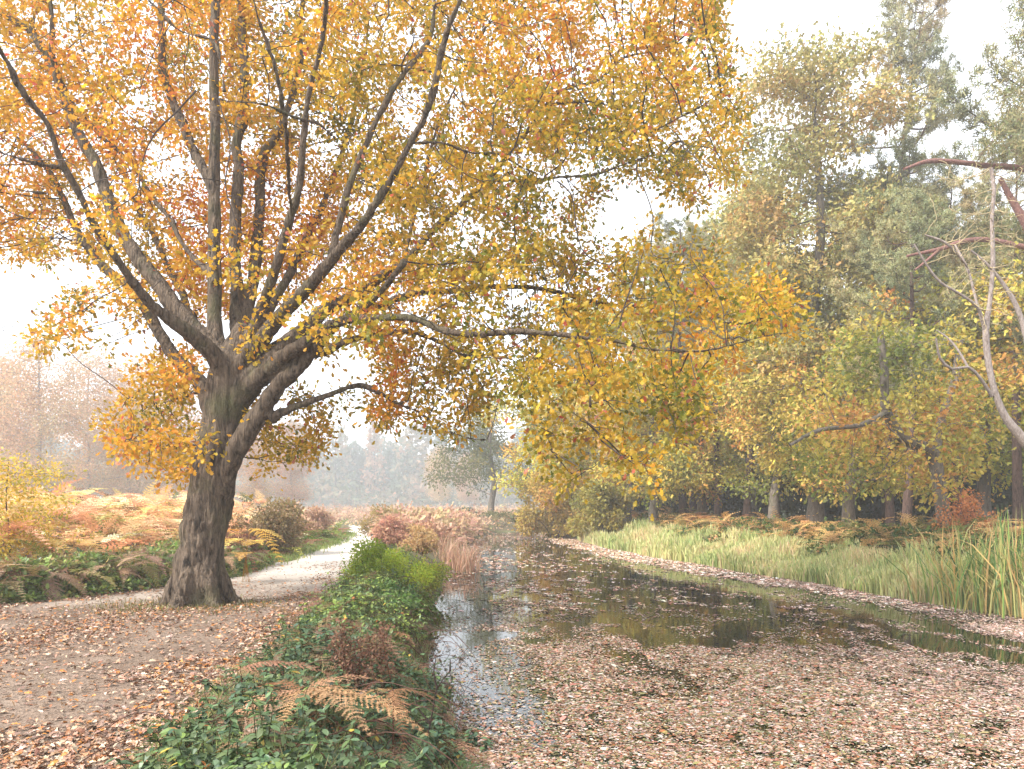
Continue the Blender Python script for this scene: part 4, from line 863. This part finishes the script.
# young yellow birch at the picture edge
root = empty('birch_sapling', (*at(8, 17.5), gz(*at(8, 17.5)) - .02), 'slender yellow leaved birch sapling rising from green brambles', 'sapling'); rng = np.random.default_rng(66)
att = np.stack([rng.normal(0, .45, 420), rng.normal(0, .45, 420), rng.uniform(.5, 2.7, 420)], -1); tr_ = catmull(np.array([(0, 0, 0), (.05, 0, .9), (-.04, 0, 1.8), (.02, 0, 2.7)]), .15)
nodes, par, ns = grow(tr_, att, .14, .2, 5, 60, (0, 0, .2), .1, rng); r, _ = radii(nodes, par, ns, .003, 2.3, .015); mb = MB(); tube(mb, tr_, np.linspace(.028, .006, len(tr_)), 6); branches_mesh(mb, nodes, par, ns, r, 4); link('trunk', mb.mesh('trunk', M_TWIG), root)
mb = MB(); leaf_cloud(mb, nodes[ns:], 14, .13, .075, SH_OVAL, lambda p, n: pick([lin((216, 180, 70)), lin((196, 170, 70)), lin((226, 196, 96)), lin((170, 160, 70))], n, rng), .3, .4, rng); link('crown', mb.mesh('crown', M_LEAF), root)

# ------------------------------------------------------------------ far bluish wood: one mass
mb = MB(); rng = np.random.default_rng(71)
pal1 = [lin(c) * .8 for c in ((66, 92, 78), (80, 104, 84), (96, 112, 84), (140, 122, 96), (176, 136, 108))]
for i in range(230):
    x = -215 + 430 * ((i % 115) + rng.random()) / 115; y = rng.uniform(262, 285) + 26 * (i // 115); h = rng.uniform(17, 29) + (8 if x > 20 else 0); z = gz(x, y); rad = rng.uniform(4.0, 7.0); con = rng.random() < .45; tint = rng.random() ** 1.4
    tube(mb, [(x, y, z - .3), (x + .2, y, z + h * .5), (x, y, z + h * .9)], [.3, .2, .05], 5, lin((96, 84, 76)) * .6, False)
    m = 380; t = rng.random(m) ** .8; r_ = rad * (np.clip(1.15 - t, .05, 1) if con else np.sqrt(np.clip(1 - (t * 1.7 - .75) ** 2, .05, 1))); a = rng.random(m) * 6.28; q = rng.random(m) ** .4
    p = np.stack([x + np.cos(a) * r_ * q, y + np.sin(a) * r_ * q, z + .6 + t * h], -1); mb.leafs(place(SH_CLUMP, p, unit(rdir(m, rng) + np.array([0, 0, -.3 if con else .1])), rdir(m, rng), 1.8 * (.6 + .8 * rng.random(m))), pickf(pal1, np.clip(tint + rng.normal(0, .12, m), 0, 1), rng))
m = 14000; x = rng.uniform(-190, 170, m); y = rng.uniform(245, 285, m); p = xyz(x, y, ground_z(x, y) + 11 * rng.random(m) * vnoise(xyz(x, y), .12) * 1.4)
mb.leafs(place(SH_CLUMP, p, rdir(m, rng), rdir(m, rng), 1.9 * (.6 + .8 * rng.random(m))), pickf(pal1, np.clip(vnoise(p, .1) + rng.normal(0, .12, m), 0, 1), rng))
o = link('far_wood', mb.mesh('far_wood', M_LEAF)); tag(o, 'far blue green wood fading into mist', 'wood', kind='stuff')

#SECTION bigoak
# ================================================================== the big oak
D0 = 14.3
LIMB = {  # name: list of (px, py, depth, width_px)
 'trunk': [(199, 615, 14.3, 74), (198, 603, 14.3, 62), (197, 585, 14.3, 54), (200, 560, 14.3, 49), (207, 512, 14.3, 50), (216, 465, 14.3, 51), (222, 430, 14.3, 50), (226, 400, 14.3, 50), (232, 372, 14.3, 48), (240, 345, 14.3, 34), (246, 325, 14.3, 22)],
 'side': [(215, 505, 14.25, 30), (229, 470, 14.1, 32), (243, 440, 14.0, 32), (260, 412, 13.9, 30), (278, 385, 13.8, 26), (300, 366, 13.7, 22), (318, 345, 13.6, 18), (340, 322, 13.4, 15), (372, 300, 13.0, 12), (404, 262, 12.5, 10)],
 'mass': [(226, 420, 14.25, 44), (240, 396, 14.2, 50), (258, 373, 14.1, 44), (278, 352, 13.9, 28), (292, 338, 13.8, 16)],
 'l1': [(228, 385, 14.2, 30), (218, 362, 14.0, 26), (206, 347, 13.8, 24), (190, 333, 13.6, 22), (164, 314, 13.3, 17), (137, 287, 12.9, 14), (118, 262, 12.6, 13), (100, 234, 12.3, 12), (82, 203, 12.0, 11), (64, 168, 11.8, 11), (51, 125, 11.6, 10), (23, 90, 11.3, 10), (0, 51, 11, 9), (-40, 0, 10.7, 8), (-80, -60, 10.5, 5)],
 'l2': [(230, 385, 14.3, 34), (216, 354, 14.4, 30), (191, 328, 14.6, 26), (164, 293, 14.8, 24), (133, 253, 15.0, 21), (117, 219, 15.1, 19), (102, 180, 15.2, 18), (78, 133, 15.4, 16), (59, 78, 15.6, 14), (35, 35, 15.8, 12), (8, 16, 16, 9), (-50, -30, 16.3, 6)],
 'l2b': [(62, 88, 15.5, 9), (52, 50, 15.3, 8), (50, 12, 15.2, 7), (40, -50, 15.0, 5)],
 'l3': [(212, 410, 14.4, 30), (203, 388, 14.6, 24), (190, 372, 14.9, 21), (178, 356, 15.2, 19), (161, 332, 15.5, 18), (150, 312, 15.8, 17), (134, 292, 16, 15), (100, 262, 16.4, 13), (78, 234, 16.8, 11), (62, 195, 17.1, 9), (40, 160, 17.3, 7), (10, 130, 17.5, 5)],
 'l4': [(214, 285, 14.5, 12), (205, 272, 14.7, 9), (187, 250, 15, 8), (164, 215, 15.3, 7.5), (144, 184, 15.6, 7), (121, 152, 16, 7), (86, 121, 16.4, 6), (50, 70, 16.8, 5), (30, 20, 17, 4)],
 'c1': [(230, 372, 14.4, 30), (218, 348, 14.5, 25), (214, 318, 14.6, 22), (213, 250, 14.7, 20), (213, 210, 14.8, 18), (215, 156, 14.9, 16), (215, 78, 15, 14), (217, 0, 15.1, 13), (216, -90, 15.2, 9), (214, -200, 15.3, 4)],
 'c1b': [(212, 195, 14.8, 14), (205, 174, 14.9, 14), (187, 137, 15.2, 14), (172, 98, 15.5, 13), (162, 59, 15.7, 12), (160, 0, 16, 10), (150, -80, 16.3, 6)],
 'c2': [(240, 350, 14.6, 26), (236, 318, 14.9, 20), (236, 240, 15.4, 18), (238, 156, 15.8, 16), (244, 98, 16, 15), (244, 51, 16.2, 13), (242, 0, 16.4, 12), (244, -90, 16.6, 8), (250, -180, 16.8, 4)],
 'c3': [(244, 340, 14.8, 22), (252, 290, 15.3, 18), (257, 240, 15.8, 17), (259, 200, 16.2, 15), (264, 156, 16.5, 14), (281, 130, 16.8, 11), (297, 78, 17, 9), (301, 20, 17.3, 8), (310, -60, 17.6, 5)],
 'c4': [(248, 345, 14.2, 26), (262, 312, 13.9, 20), (271, 285, 13.7, 16), (282, 248, 13.5, 14), (297, 195, 13.3, 12), (302, 148, 13.1, 11), (312, 78, 12.8, 9), (324, 20, 12.4, 8), (335, -50, 11.5, 7), (350, -110, 10, 6)],
 'near': [(335, -50, 11.5, 6), (350, -90, 9.5, 6), (368, -70, 7.8, 5.5), (378, -40, 6.9, 5), (386, -8, 6.4, 4)],
 'r1': [(238, 372, 14.2, 34), (252, 353, 14.0, 28), (272, 326, 13.7, 23), (292, 303, 13.4, 21), (316, 279, 13.0, 19), (343, 246, 12.6, 16), (364, 222, 12.3, 14), (390, 180, 12.0, 12), (409, 145, 11.8, 11), (432, 98, 11.6, 11), (444, 39, 11.4, 10), (463, -5, 11.2, 8), (480, -70, 11, 5)],
 'r1b': [(328, 265, 12.9, 12), (345, 200, 13.1, 11), (370, 133, 13.3, 10), (397, 82, 13.5, 9), (428, 43, 13.7, 8), (434, 5, 13.8, 7), (440, -70, 13.9, 4)],
 'r2': [(240, 378, 14.3, 34), (257, 365, 14.3, 30), (286, 344, 14.4, 26), (310, 326, 14.5, 23), (327, 309, 14.6, 21), (357, 294, 14.8, 18), (383, 276, 15, 16), (404, 262, 15.2, 14), (436, 228, 15.4, 11), (468, 198, 15.5, 9), (487, 180, 15.6, 8.5), (510, 152, 15.6, 8), (534, 121, 15.6, 7), (561, 90, 15.6, 6), (600, 78, 15.6, 5.5), (623, 59, 15.6, 5), (651, 51, 15.6, 3.5), (690, 40, 15.6, 2.5)],
 'r2a': [(487, 180, 15.6, 6), (526, 180, 15.2, 6.5), (569, 176, 14.8, 5.5), (600, 172, 14.5, 5), (639, 160, 14.2, 4), (666, 152, 14, 3)],
 'r2b': [(409, 145, 11.8, 6), (444, 143, 12.4, 5.5), (467, 152, 12.8, 5), (506, 158, 13.2, 4.5), (560, 180, 13.5, 3)],
 'r2c': [(525, 131, 15.6, 6), (584, 129, 15.2, 5), (616, 131, 14.8, 5), (647, 133, 14.5, 5), (674, 121, 14.2, 4.5), (701, 105, 14, 3.5), (728, 88, 13.8, 2)],
 'r2d': [(545, 104, 15.6, 6), (565, 101, 16, 5.5), (592, 102, 16.3, 5), (615, 110, 16.6, 3)],
 'r3': [(236, 398, 14.2, 24), (264, 374, 13.9, 28), (290, 352, 13.6, 22), (310, 340, 13.3, 19), (327, 326, 13.1, 16), (345, 320, 13.0, 14), (368, 319, 12.8, 13), (392, 319, 12.7, 12), (423, 323, 12.5, 11.5), (450, 331, 12.3, 11), (481, 336, 12.1, 11), (519, 332, 11.9, 10), (560, 335, 11.7, 9), (597, 341, 11.5, 8), (650, 350, 11.3, 6), (700, 350, 11.2, 5), (745, 342, 11.1, 4), (790, 331, 11, 3)],
 'r4': [(240, 395, 14.2, 20), (276, 370, 13.9, 22), (304, 354, 14, 16), (327, 350, 14.1, 14), (345, 341, 14.2, 13), (371, 335, 14.3, 11), (404, 332, 14.5, 9), (440, 345, 14.7, 6), (470, 360, 14.8, 4)],
 'r5': [(345, 318, 14.2, 12), (385, 303, 14.6, 11), (413, 294, 14.8, 10), (437, 293, 15, 9), (457, 289, 15.2, 9), (491, 286, 15.4, 9), (519, 288, 15.6, 8), (556, 291, 15.7, 7), (600, 300, 15.8, 6), (645, 308, 15.9, 5), (700, 318, 15.9, 3.5)],
 'r6': [(268, 420, 13.9, 20), (281, 413, 13.9, 13), (304, 403, 13.9, 11), (330, 394, 13.9, 9.5), (358, 384, 13.9, 8.5), (377, 394, 13.9, 7.5), (395, 404, 13.9, 6.5), (418, 408, 13.9, 5.5), (430, 417, 13.9, 4.5), (447, 429, 13.9, 3.5), (471, 438, 13.9, 3), (497, 438, 13.9, 2)],
 'r6b': [(395, 404, 13.9, 5), (408, 401, 13.7, 4.5), (418, 396, 13.6, 3)],
 'f1': [(336, 138, 12.5, 4), (320, 125, 11.6, 6), (297, 117, 11, 6.5), (266, 109, 10.8, 5.5), (240, 105, 10.6, 5), (219, 98, 10.5, 4), (184, 82, 10.4, 2.5)],
 'f2': [(292, 215, 13.4, 6), (290, 150, 12, 7), (283, 105, 11.3, 8), (279, 86, 11.1, 7.5), (266, 39, 10.8, 7), (252, 0, 10.5, 6), (240, -60, 10.2, 4)],
 'f3': [(225, 92, 11.0, 5), (215, 45, 11.2, 5), (180, 28, 11.2, 5), (150, 0, 11.2, 5), (120, -40, 11.2, 4)],
 'f4': [(64, 168, 11.8, 7), (40, 165, 11.5, 7), (18, 158, 11.2, 6), (-10, 148, 11, 5), (-60, 120, 10.8, 3)],
 'f5': [(51, 195, 12.2, 5), (25, 192, 12, 5), (0, 185, 11.8, 4.5), (-40, 180, 11.6, 3)],
 'll1': [(198, 392, 14.7, 6), (180, 398, 14.9, 4.5), (160, 402, 15.1, 3.5), (130, 400, 15.3, 2.5)],
 'll2': [(199, 446, 14.4, 6), (182, 446, 14.3, 4.5), (160, 447, 14.1, 3.5), (130, 440, 14, 2.5)],
 'hang1': [(535, 334, 11.9, 4), (538, 372, 11.5, 3.5), (550, 395, 11.4, 3), (548, 420, 11.4, 2.5), (553, 450, 11.4, 1.8)],
 'hang2': [(572, 338, 11.6, 4), (584, 372, 11.4, 3.5), (592, 395, 11.3, 3), (588, 430, 11.3, 2)],
 'up1': [(404, 262, 15.2, 7), (420, 190, 16, 6), (440, 120, 16.8, 5), (470, 60, 17.4, 4), (500, 0, 18, 3)],
 'back1': [(250, 340, 14.9, 18), (280, 290, 16.2, 14), (310, 230, 17.4, 11), (340, 160, 18.4, 8), (360, 80, 19, 5), (370, 0, 19.5, 3)],
 'back2': [(205, 345, 14.8, 14), (180, 290, 16.5, 11), (150, 230, 18, 8), (120, 170, 19, 5), (100, 100, 19.5, 3)],
}
oak_base = P(199, 607, D0); oak_base[2] = gz(oak_base[0], oak_base[1]) - .03
oroot = empty('oak_tree', tuple(oak_base), 'great spreading oak with golden leaves standing beside the path', 'tree')
mb = MB(); seeds = []
for nm, L_ in LIMB.items():
    a = np.array([[*P(px, py, d), w_ * (.87 if nm == 'trunk' else .56 if nm == 'mass' else .64 if nm == 'side' else .68 if nm in ('r1', 'r2', 'r3', 'r4') else .7) * d / F / 2] for px, py, d, w_ in L_]); c_ = catmull(a, .12); 
    if nm not in ('trunk',): c_[:, :3] += (np.stack([vnoise(c_[:, :3] + 11, 1.6), vnoise(c_[:, :3] + 31, 1.6), vnoise(c_[:, :3] + 51, 1.6)], -1) - .5) * .10
    c_[:, 3] *= 1 + .10 * (vnoise(c_[:, :3], 2.3) - .5)
    if nm == 'trunk': c_[0, 2] = oak_base[2] - .25
    tube(mb, c_[:, :3] - oak_base, np.maximum(c_[:, 3], .012), 14, (.1, .08, .06))
    j = slice(None, None, 2); 
    if nm not in ('trunk',): seeds.append(c_[len(c_) // 6::2, :3])
# root flare
for a in np.linspace(0, 6.28, 7)[:-1]:
    u = np.array([math.cos(a + .3), math.sin(a + .3), 0]); tube(mb, np.array([u * .12 + [0, 0, 1.3], u * .36 + [0, 0, .5], u * .55 + [0, 0, .12], u * .85 + [0, 0, -.12]]), [.14, .16, .13, .05], 10)
me0 = mb.mesh('oak_limbs', None); tmp = link('trunk', me0)
md = tmp.modifiers.new('r', 'REMESH'); md.mode = 'VOXEL'; md.voxel_size = .022; md.use_smooth_shade = True
ms = tmp.modifiers.new('s', 'SMOOTH'); ms.factor = .5; ms.iterations = 5
dg = bpy.context.evaluated_depsgraph_get(); me1 = bpy.data.meshes.new_from_object(tmp.evaluated_get(dg)); bpy.data.objects.remove(tmp)
nv = len(me1.vertices); co = np.empty(nv * 3, np.float32); me1.vertices.foreach_get('co', co); co = co.reshape(-1, 3).astype(float); no = np.empty(nv * 3, np.float32); me1.vertices.foreach_get('normal', no); no = no.reshape(-1, 3)
ang = co * np.array([9, 9, 1.7]); wob = np.stack([vnoise(co + 5, 2.2), vnoise(co + 25, 2.2), vnoise(co + 45, 2.2)], -1) * 1.6
q = ang + wob; ridge = np.abs(vnoise(q, 1.0) - .5) * 2; ridge2 = np.abs(vnoise(q * np.array([2, 2, 1.4]) + 7, 1.0) - .5) * 2
fat = smooth((3.4 - co[:, 2]) / 1.4) * .55 + .45
lump = (vnoise(co, 1.5) - .55) * .06 * smooth((4.2 - co[:, 2]) / 2)
co = co + no * ((ridge * .065 + ridge2 * .03 - .04) * fat + lump)[:, None]
me1.vertices.foreach_set('co', co.astype(np.float32).ravel()); me1.materials.clear(); me1.materials.append(M_OAK); me1.update()
me1.polygons.foreach_set('use_smooth', np.ones(len(me1.polygons), bool))
link('trunk', me1, oroot)

rng = np.random.default_rng(5)
TOPL = [(-130, -130), (330, -130), (330, 300), (230, 320), (150, 300), (100, 270), (0, 262), (-130, 255)]
REG = [(TOPL, 14.8, 20.5, 3000), (TOPL, 9.5, 13, 110),
 ([(330, -130), (735, -130), (728, 40), (747, 85), (738, 185), (690, 212), (650, 172), (610, 185), (585, 245), (450, 290), (330, 300)], 12.0, 19.5, 2700),
 ([(300, 285), (590, 232), (700, 240), (740, 262), (800, 290), (812, 325), (770, 342), (740, 370), (690, 388), (520, 388), (470, 362), (300, 335)], 10.3, 16.5, 900),
 ([(515, 380), (720, 385), (700, 430), (650, 470), (610, 478), (560, 492), (530, 455), (505, 405)], 10.2, 13.0, 220),
 ([(540, 440), (700, 440), (690, 520), (640, 500), (560, 500)], 10.2, 12.5, 6),
 ([(370, 332), (505, 352), (480, 432), (440, 445), (400, 400), (380, 380)], 13, 17, 260),
 ([(197, 362), (150, 362), (112, 395), (150, 410), (197, 412)], 13.8, 16.8, 100),
 ([(197, 432), (150, 426), (92, 428), (112, 452), (160, 488), (197, 472)], 13.4, 16.0, 100),
 ([(130, 270), (150, 352), (110, 350), (30, 345), (50, 310)], 13, 16, 110),
 ([(255, 430), (330, 425), (318, 462), (270, 478)], 14.5, 17, 75),
 ([(290, 400), (370, 396), (430, 425), (350, 415)], 13.5, 16, 40),
 ([(235, 230), (340, 240), (330, 330), (245, 340)], 12.8, 13.8, 60),
 ([(270, -80), (440, -80), (405, 55), (335, 35)], 5.6, 7.4, 55),
 ([(10, 60), (180, 60), (190, 250), (60, 240)], 9.5, 12, 24)]
att = np.vstack([poly_pts(*r_, rng=rng) for r_ in REG]); sd_pts = np.vstack(seeds)
nodes, par, ns = grow(sd_pts, att, .21, .33, 6, 70, (0, 0, .02), .22, rng); r, acc = radii(nodes, par, ns, .0068, 2.35, .05)
print('oak nodes', len(nodes) - ns)
mb = MB(); branches_mesh(mb, nodes - oak_base, par, ns, r, 5); link('branches', mb.mesh('branches', M_TWIG), oroot)
PAL_O = [lin(c) for c in ((116, 120, 40), (164, 148, 46), (210, 174, 54), (232, 182, 58), (238, 174, 52), (236, 154, 50), (224, 126, 60))]
def oakcol(p, n):
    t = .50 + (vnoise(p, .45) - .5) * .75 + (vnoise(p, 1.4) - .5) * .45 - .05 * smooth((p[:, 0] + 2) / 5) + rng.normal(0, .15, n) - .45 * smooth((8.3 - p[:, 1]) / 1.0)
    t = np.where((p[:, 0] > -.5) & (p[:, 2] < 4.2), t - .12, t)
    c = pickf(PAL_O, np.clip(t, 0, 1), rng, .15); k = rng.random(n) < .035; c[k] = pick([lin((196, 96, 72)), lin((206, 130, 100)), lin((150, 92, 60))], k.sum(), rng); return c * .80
nch = np.bincount(par[ns:], minlength=len(nodes)); isend = (nch == 0)[ns:]
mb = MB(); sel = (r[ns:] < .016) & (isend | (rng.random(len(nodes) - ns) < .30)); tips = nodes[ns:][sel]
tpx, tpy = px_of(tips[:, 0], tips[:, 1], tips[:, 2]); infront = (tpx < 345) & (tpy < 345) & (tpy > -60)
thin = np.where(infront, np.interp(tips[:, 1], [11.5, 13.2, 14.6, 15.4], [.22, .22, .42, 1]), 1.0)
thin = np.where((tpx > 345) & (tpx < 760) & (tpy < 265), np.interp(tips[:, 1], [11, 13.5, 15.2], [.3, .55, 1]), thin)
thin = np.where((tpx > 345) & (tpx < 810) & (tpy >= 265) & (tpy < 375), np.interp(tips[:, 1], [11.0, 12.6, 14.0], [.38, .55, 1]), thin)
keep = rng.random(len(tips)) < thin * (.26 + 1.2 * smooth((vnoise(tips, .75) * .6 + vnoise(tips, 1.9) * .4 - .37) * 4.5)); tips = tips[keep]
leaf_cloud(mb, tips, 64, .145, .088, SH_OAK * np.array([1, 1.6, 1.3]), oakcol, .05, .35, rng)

mb2 = MB(); mb2.V = [v - oak_base.astype(np.float32) for v in mb.V]; mb2.L, mb2.T, mb2.C, mb2.S, mb2.n = mb.L, mb.T, mb.C, mb.S, mb.n
link('crown', mb2.mesh('crown', M_LEAF), oroot)

#SECTION custom
# ------------------------------------------------------------------ traced trees on the right
def traced(name, label, cat, limbs, base, bark, wsc=1.0, group=None):
    b = P(*base); b[2] = gz(b[0], b[1]) - .05; root = empty(name, tuple(b), label, cat, group); sds = []
    mb = MB()
    for i, L_ in enumerate(limbs):
        a = np.array([[*P(px, py, d), w_ * wsc * d / F / 2] for px, py, d, w_ in L_]); c_ = catmull(a, .2)
        if i == 0: c_[0, 2] = b[2] - .2
        mb = MB(); tube(mb, c_[:, :3] - b, np.maximum(c_[:, 3], .008), 10); sds.append(c_[:, :3] - b)
        nm = 'trunk' if i == 0 else 'limb'; link(nm, mb.mesh(nm, bark), root)
    return root, b, sds
# bent oak
rt, b, sds = traced('bent_oak', 'oak with a pale bent trunk and a curved bough at the foot of the wood', 'tree', [
 [(947, 556, 27, 17), (944, 520, 27, 14), (938, 480, 27, 13), (934, 458, 27, 13), (922, 446, 26.8, 12), (905, 440, 26.6, 11), (893, 425, 26.4, 10), (885, 405, 26.2, 9), (884, 370, 26, 8), (880, 330, 26, 6)],
 [(934, 458, 27, 11), (942, 420, 27.5, 9), (955, 380, 28, 8), (960, 340, 28, 6)], [(887, 412, 26.2, 6), (860, 425, 25.6, 5), (820, 430, 25, 4), (790, 445, 24.6, 3)]], (946, 550, 27), M_WOOD)
rng = np.random.default_rng(301); att = np.vstack([poly_pts([(790, 400), (840, 330), (900, 315), (990, 330), (1010, 400), (990, 470), (950, 500), (900, 470), (850, 500), (800, 480)], 24.5, 30, 700, rng)]) - b
nodes, par, ns = grow(np.vstack(sds)[8:], att, .4, .6, 30, 50, (0, 0, .02), .18, rng); r, _ = radii(nodes, par, ns, .009, 2.3, .07); mb = MB(); branches_mesh(mb, nodes, par, ns, r, 5); link('branches', mb.mesh('branches', M_WOOD), rt)
mb = MB(); pal = [lin(c) * .8 for c in ((112, 122, 54), (146, 148, 62), (182, 170, 72), (206, 186, 82), (208, 150, 78))]
leaf_cloud(mb, nodes[ns:][r[ns:] < .03], 14, .30, .18, SH_OAK * np.array([1, 1.3, 1.3]), lambda p, n: pickf(pal, np.clip(.5 + (vnoise(p, .5) - .5) * 1.4 + rng.normal(0, .17, n), 0, 1), rng), .5, .3, rng); link('crown', mb.mesh('crown', M_LEAF), rt)
# dead tree
rt, b, sds = traced('dead_tree', 'bare dead tree with pale peeling limbs and hanging fine twigs', 'dead tree', [
 [(1062, 600, 24, 22), (1052, 520, 24, 20), (1038, 462, 24, 18), (1022, 438, 24, 16), (1006, 418, 24, 12), (995, 392, 24, 10), (988, 360, 24, 10), (986, 330, 24, 10), (990, 300, 24, 7), (993, 262, 24, 7), (992, 220, 24, 6), (994, 190, 24, 6), (991, 168, 24, 6)],
 [(986, 332, 24, 6), (978, 308, 23.8, 5), (960, 294, 23.7, 4), (940, 282, 23.6, 4), (926, 264, 23.5, 3.5), (914, 244, 23.4, 2.5)],
 [(992, 396, 24, 6), (980, 378, 23.8, 5), (968, 367, 23.7, 4.5), (952, 369, 23.6, 4.5), (940, 358, 23.5, 4), (936, 338, 23.4, 2.5)],
 [(968, 367, 23.7, 4), (958, 350, 24, 3.5), (948, 338, 24.2, 3), (936, 330, 24.3, 2)],
 [(986, 335, 24, 5), (976, 300, 24.4, 4), (968, 270, 24.7, 4), (955, 245, 25, 3)],
 [(1045, 480, 24, 10), (1040, 400, 24, 9), (1028, 345, 24, 9), (1018, 310, 24, 8), (1004, 285, 24, 6), (985, 262, 24, 4), (970, 250, 24, 3)],
 [(925, 235, 24.2, 2), (940, 240, 24.2, 4), (952, 248, 24.2, 3.5), (968, 268, 24.6, 3)]], (1058, 590, 24), M_DEADWOOD, .62)
rng = np.random.default_rng(302); att = np.vstack([poly_pts([(975, 195), (1010, 200), (1022, 240), (1015, 320), (985, 335), (965, 290), (950, 230)], 23.2, 25, 800, rng), poly_pts([(930, 150), (1030, 160), (1030, 320), (930, 330)], 23, 25.5, 160, rng)]) - b
nodes, par, ns = grow(np.vstack(sds)[20:], att, .16, .2, 10, 70, (0, 0, -.35), .3, rng); r, _ = radii(nodes, par, ns, .009, 2.8, .022); mb = MB(); branches_mesh(mb, nodes, par, ns, r, 4, lin((190, 170, 130)) * .7); link('twigs', mb.mesh('twigs', M_STEM), rt)
# red-limbed pine
M_REDPINE = bark_mat('red_pine_bark', (0.25, 0.125, 0.10), (0.10, 0.05, 0.045), None, (10, 10, 6), .4)
rt, b, sds = traced('red_limbed_pine', 'pine with bare reddish horizontal limbs reaching out behind the dead tree', 'pine', [
 [(1075, 580, 28, 30), (1068, 400, 28, 26), (1060, 250, 28, 22), (1056, 160, 28, 18), (1050, 0, 28, 14), (1048, -120, 28, 8)],
 [(1060, 185, 28, 12), (1024, 169, 28, 10), (990, 166, 28, 9), (965, 163, 27.8, 8), (930, 161, 27.6, 7), (904, 169, 27.4, 4)],
 [(1060, 255, 28, 11), (1024, 247, 28, 9), (990, 240, 28, 8), (965, 241, 27.8, 8), (940, 249, 27.6, 7), (907, 256, 27.4, 4)],
 [(1030, 230, 28, 16), (1012, 200, 28, 10), (1000, 178, 28, 7)], [(940, 249, 27.6, 5), (925, 262, 27.3, 4), (915, 270, 27.2, 3)]], (1074, 560, 28), M_REDPINE, .62)
rng = np.random.default_rng(303); att = np.vstack([poly_pts([(1000, -60), (1110, -120), (1120, 160), (1000, 150), (985, 100), (1005, 60)], 26, 31, 420, rng), poly_pts([(1000, 215), (1060, 215), (1060, 420), (1005, 350)], 28.5, 31, 120, rng)]) - b
nodes, par, ns = grow(np.vstack(sds), att, .4, .55, 30, 50, (0, 0, .05), .2, rng); r, _ = radii(nodes, par, ns, .008, 2.3, .06); mb = MB(); branches_mesh(mb, nodes, par, ns, r, 4); link('branches', mb.mesh('branches', M_REDPINE), rt)
c0 = nodes[ns:][r[ns:] < .03]; k = 22; n = len(c0) * k; c = np.repeat(c0, k, 0) + rng.normal(0, .2, (n, 3)); d = unit(rng.normal(size=(n, 3)) + np.array([0, 0, .3])); s = unit(np.cross(d, rdir(n, rng))); L = .22; wv = .018
mb = MB(); mb.leafs(np.stack([c - s * wv, c + s * wv, c + d * L + s * wv * .4, c + d * L - s * wv * .4], 1), pick([lin((120, 128, 84)) * .8, lin((146, 144, 96)) * .8, lin((160, 150, 100)) * .8], n, rng)); link('crown', mb.mesh('crown', M_NEEDLE), rt)

# bare twigs of a thorn bush poking in at the left edge
root = empty('bare_bush', (*at(-45, 15.5), gz(*at(-45, 15.5)) - .03), 'dark bare twiggy thorn bush reaching in at the picture edge', 'bush'); b = np.array(root.location); rng = np.random.default_rng(304)
tr_ = catmull(np.array([(0, 0, 0), (-.1, 0, 1.5), (.1, 0, 3.2), (.0, 0, 5.2)]), .2); att = np.vstack([poly_pts([(-100, 240), (0, 270), (26, 300), (18, 345), (-10, 360), (-100, 380)], 14.5, 16.5, 220, rng) - b])
nodes, par, ns = grow(tr_, att, .16, .24, 9, 60, (0, 0, .05), .2, rng); r, _ = radii(nodes, par, ns, .004, 2.4, .03); mb = MB(); tube(mb, tr_, np.linspace(.06, .015, len(tr_)), 7); branches_mesh(mb, nodes, par, ns, r, 4); link('branches', mb.mesh('branches', M_TWIG), root)
mb = MB(); leaf_cloud(mb, nodes[ns:][::3], 1, .05, .045, SH_SMALL, lambda p, n: pick([lin((70, 66, 76)) * .7, lin((90, 84, 86)) * .7], n, rng), .2, .2, rng); link('leaves', mb.mesh('leaves', M_LEAF), root)

#SECTION haze
# ================================================================== haze
bpy_m = bpy.data.materials.new('autumn_haze'); bpy_m.use_nodes = True; nt = bpy_m.node_tree; nt.nodes.clear()
out = nt.nodes.new('ShaderNodeOutputMaterial'); pv = nt.nodes.new('ShaderNodeVolumePrincipled'); pv.inputs['Color'].default_value = (0.965, 0.98, 1.0, 1); pv.inputs['Density'].default_value = 0.0017; pv.inputs['Anisotropy'].default_value = 0.2
nt.links.new(pv.outputs[0], out.inputs['Volume'])
x0, x1, y0, y1, z0, z1 = -240, 240, -25, 340, -1.9, 42
V = np.array([(x, y, z) for x in (x0, x1) for y in (y0, y1) for z in (z0, z1)]); mb = MB(); mb.add(V, np.array([(0, 1, 3, 2), (4, 6, 7, 5), (0, 4, 5, 1), (2, 3, 7, 6), (0, 2, 6, 4), (1, 5, 7, 3)]))
o = link('haze', mb.mesh('haze', bpy_m)); tag(o, 'pale morning mist filling the air', 'mist', kind='stuff')
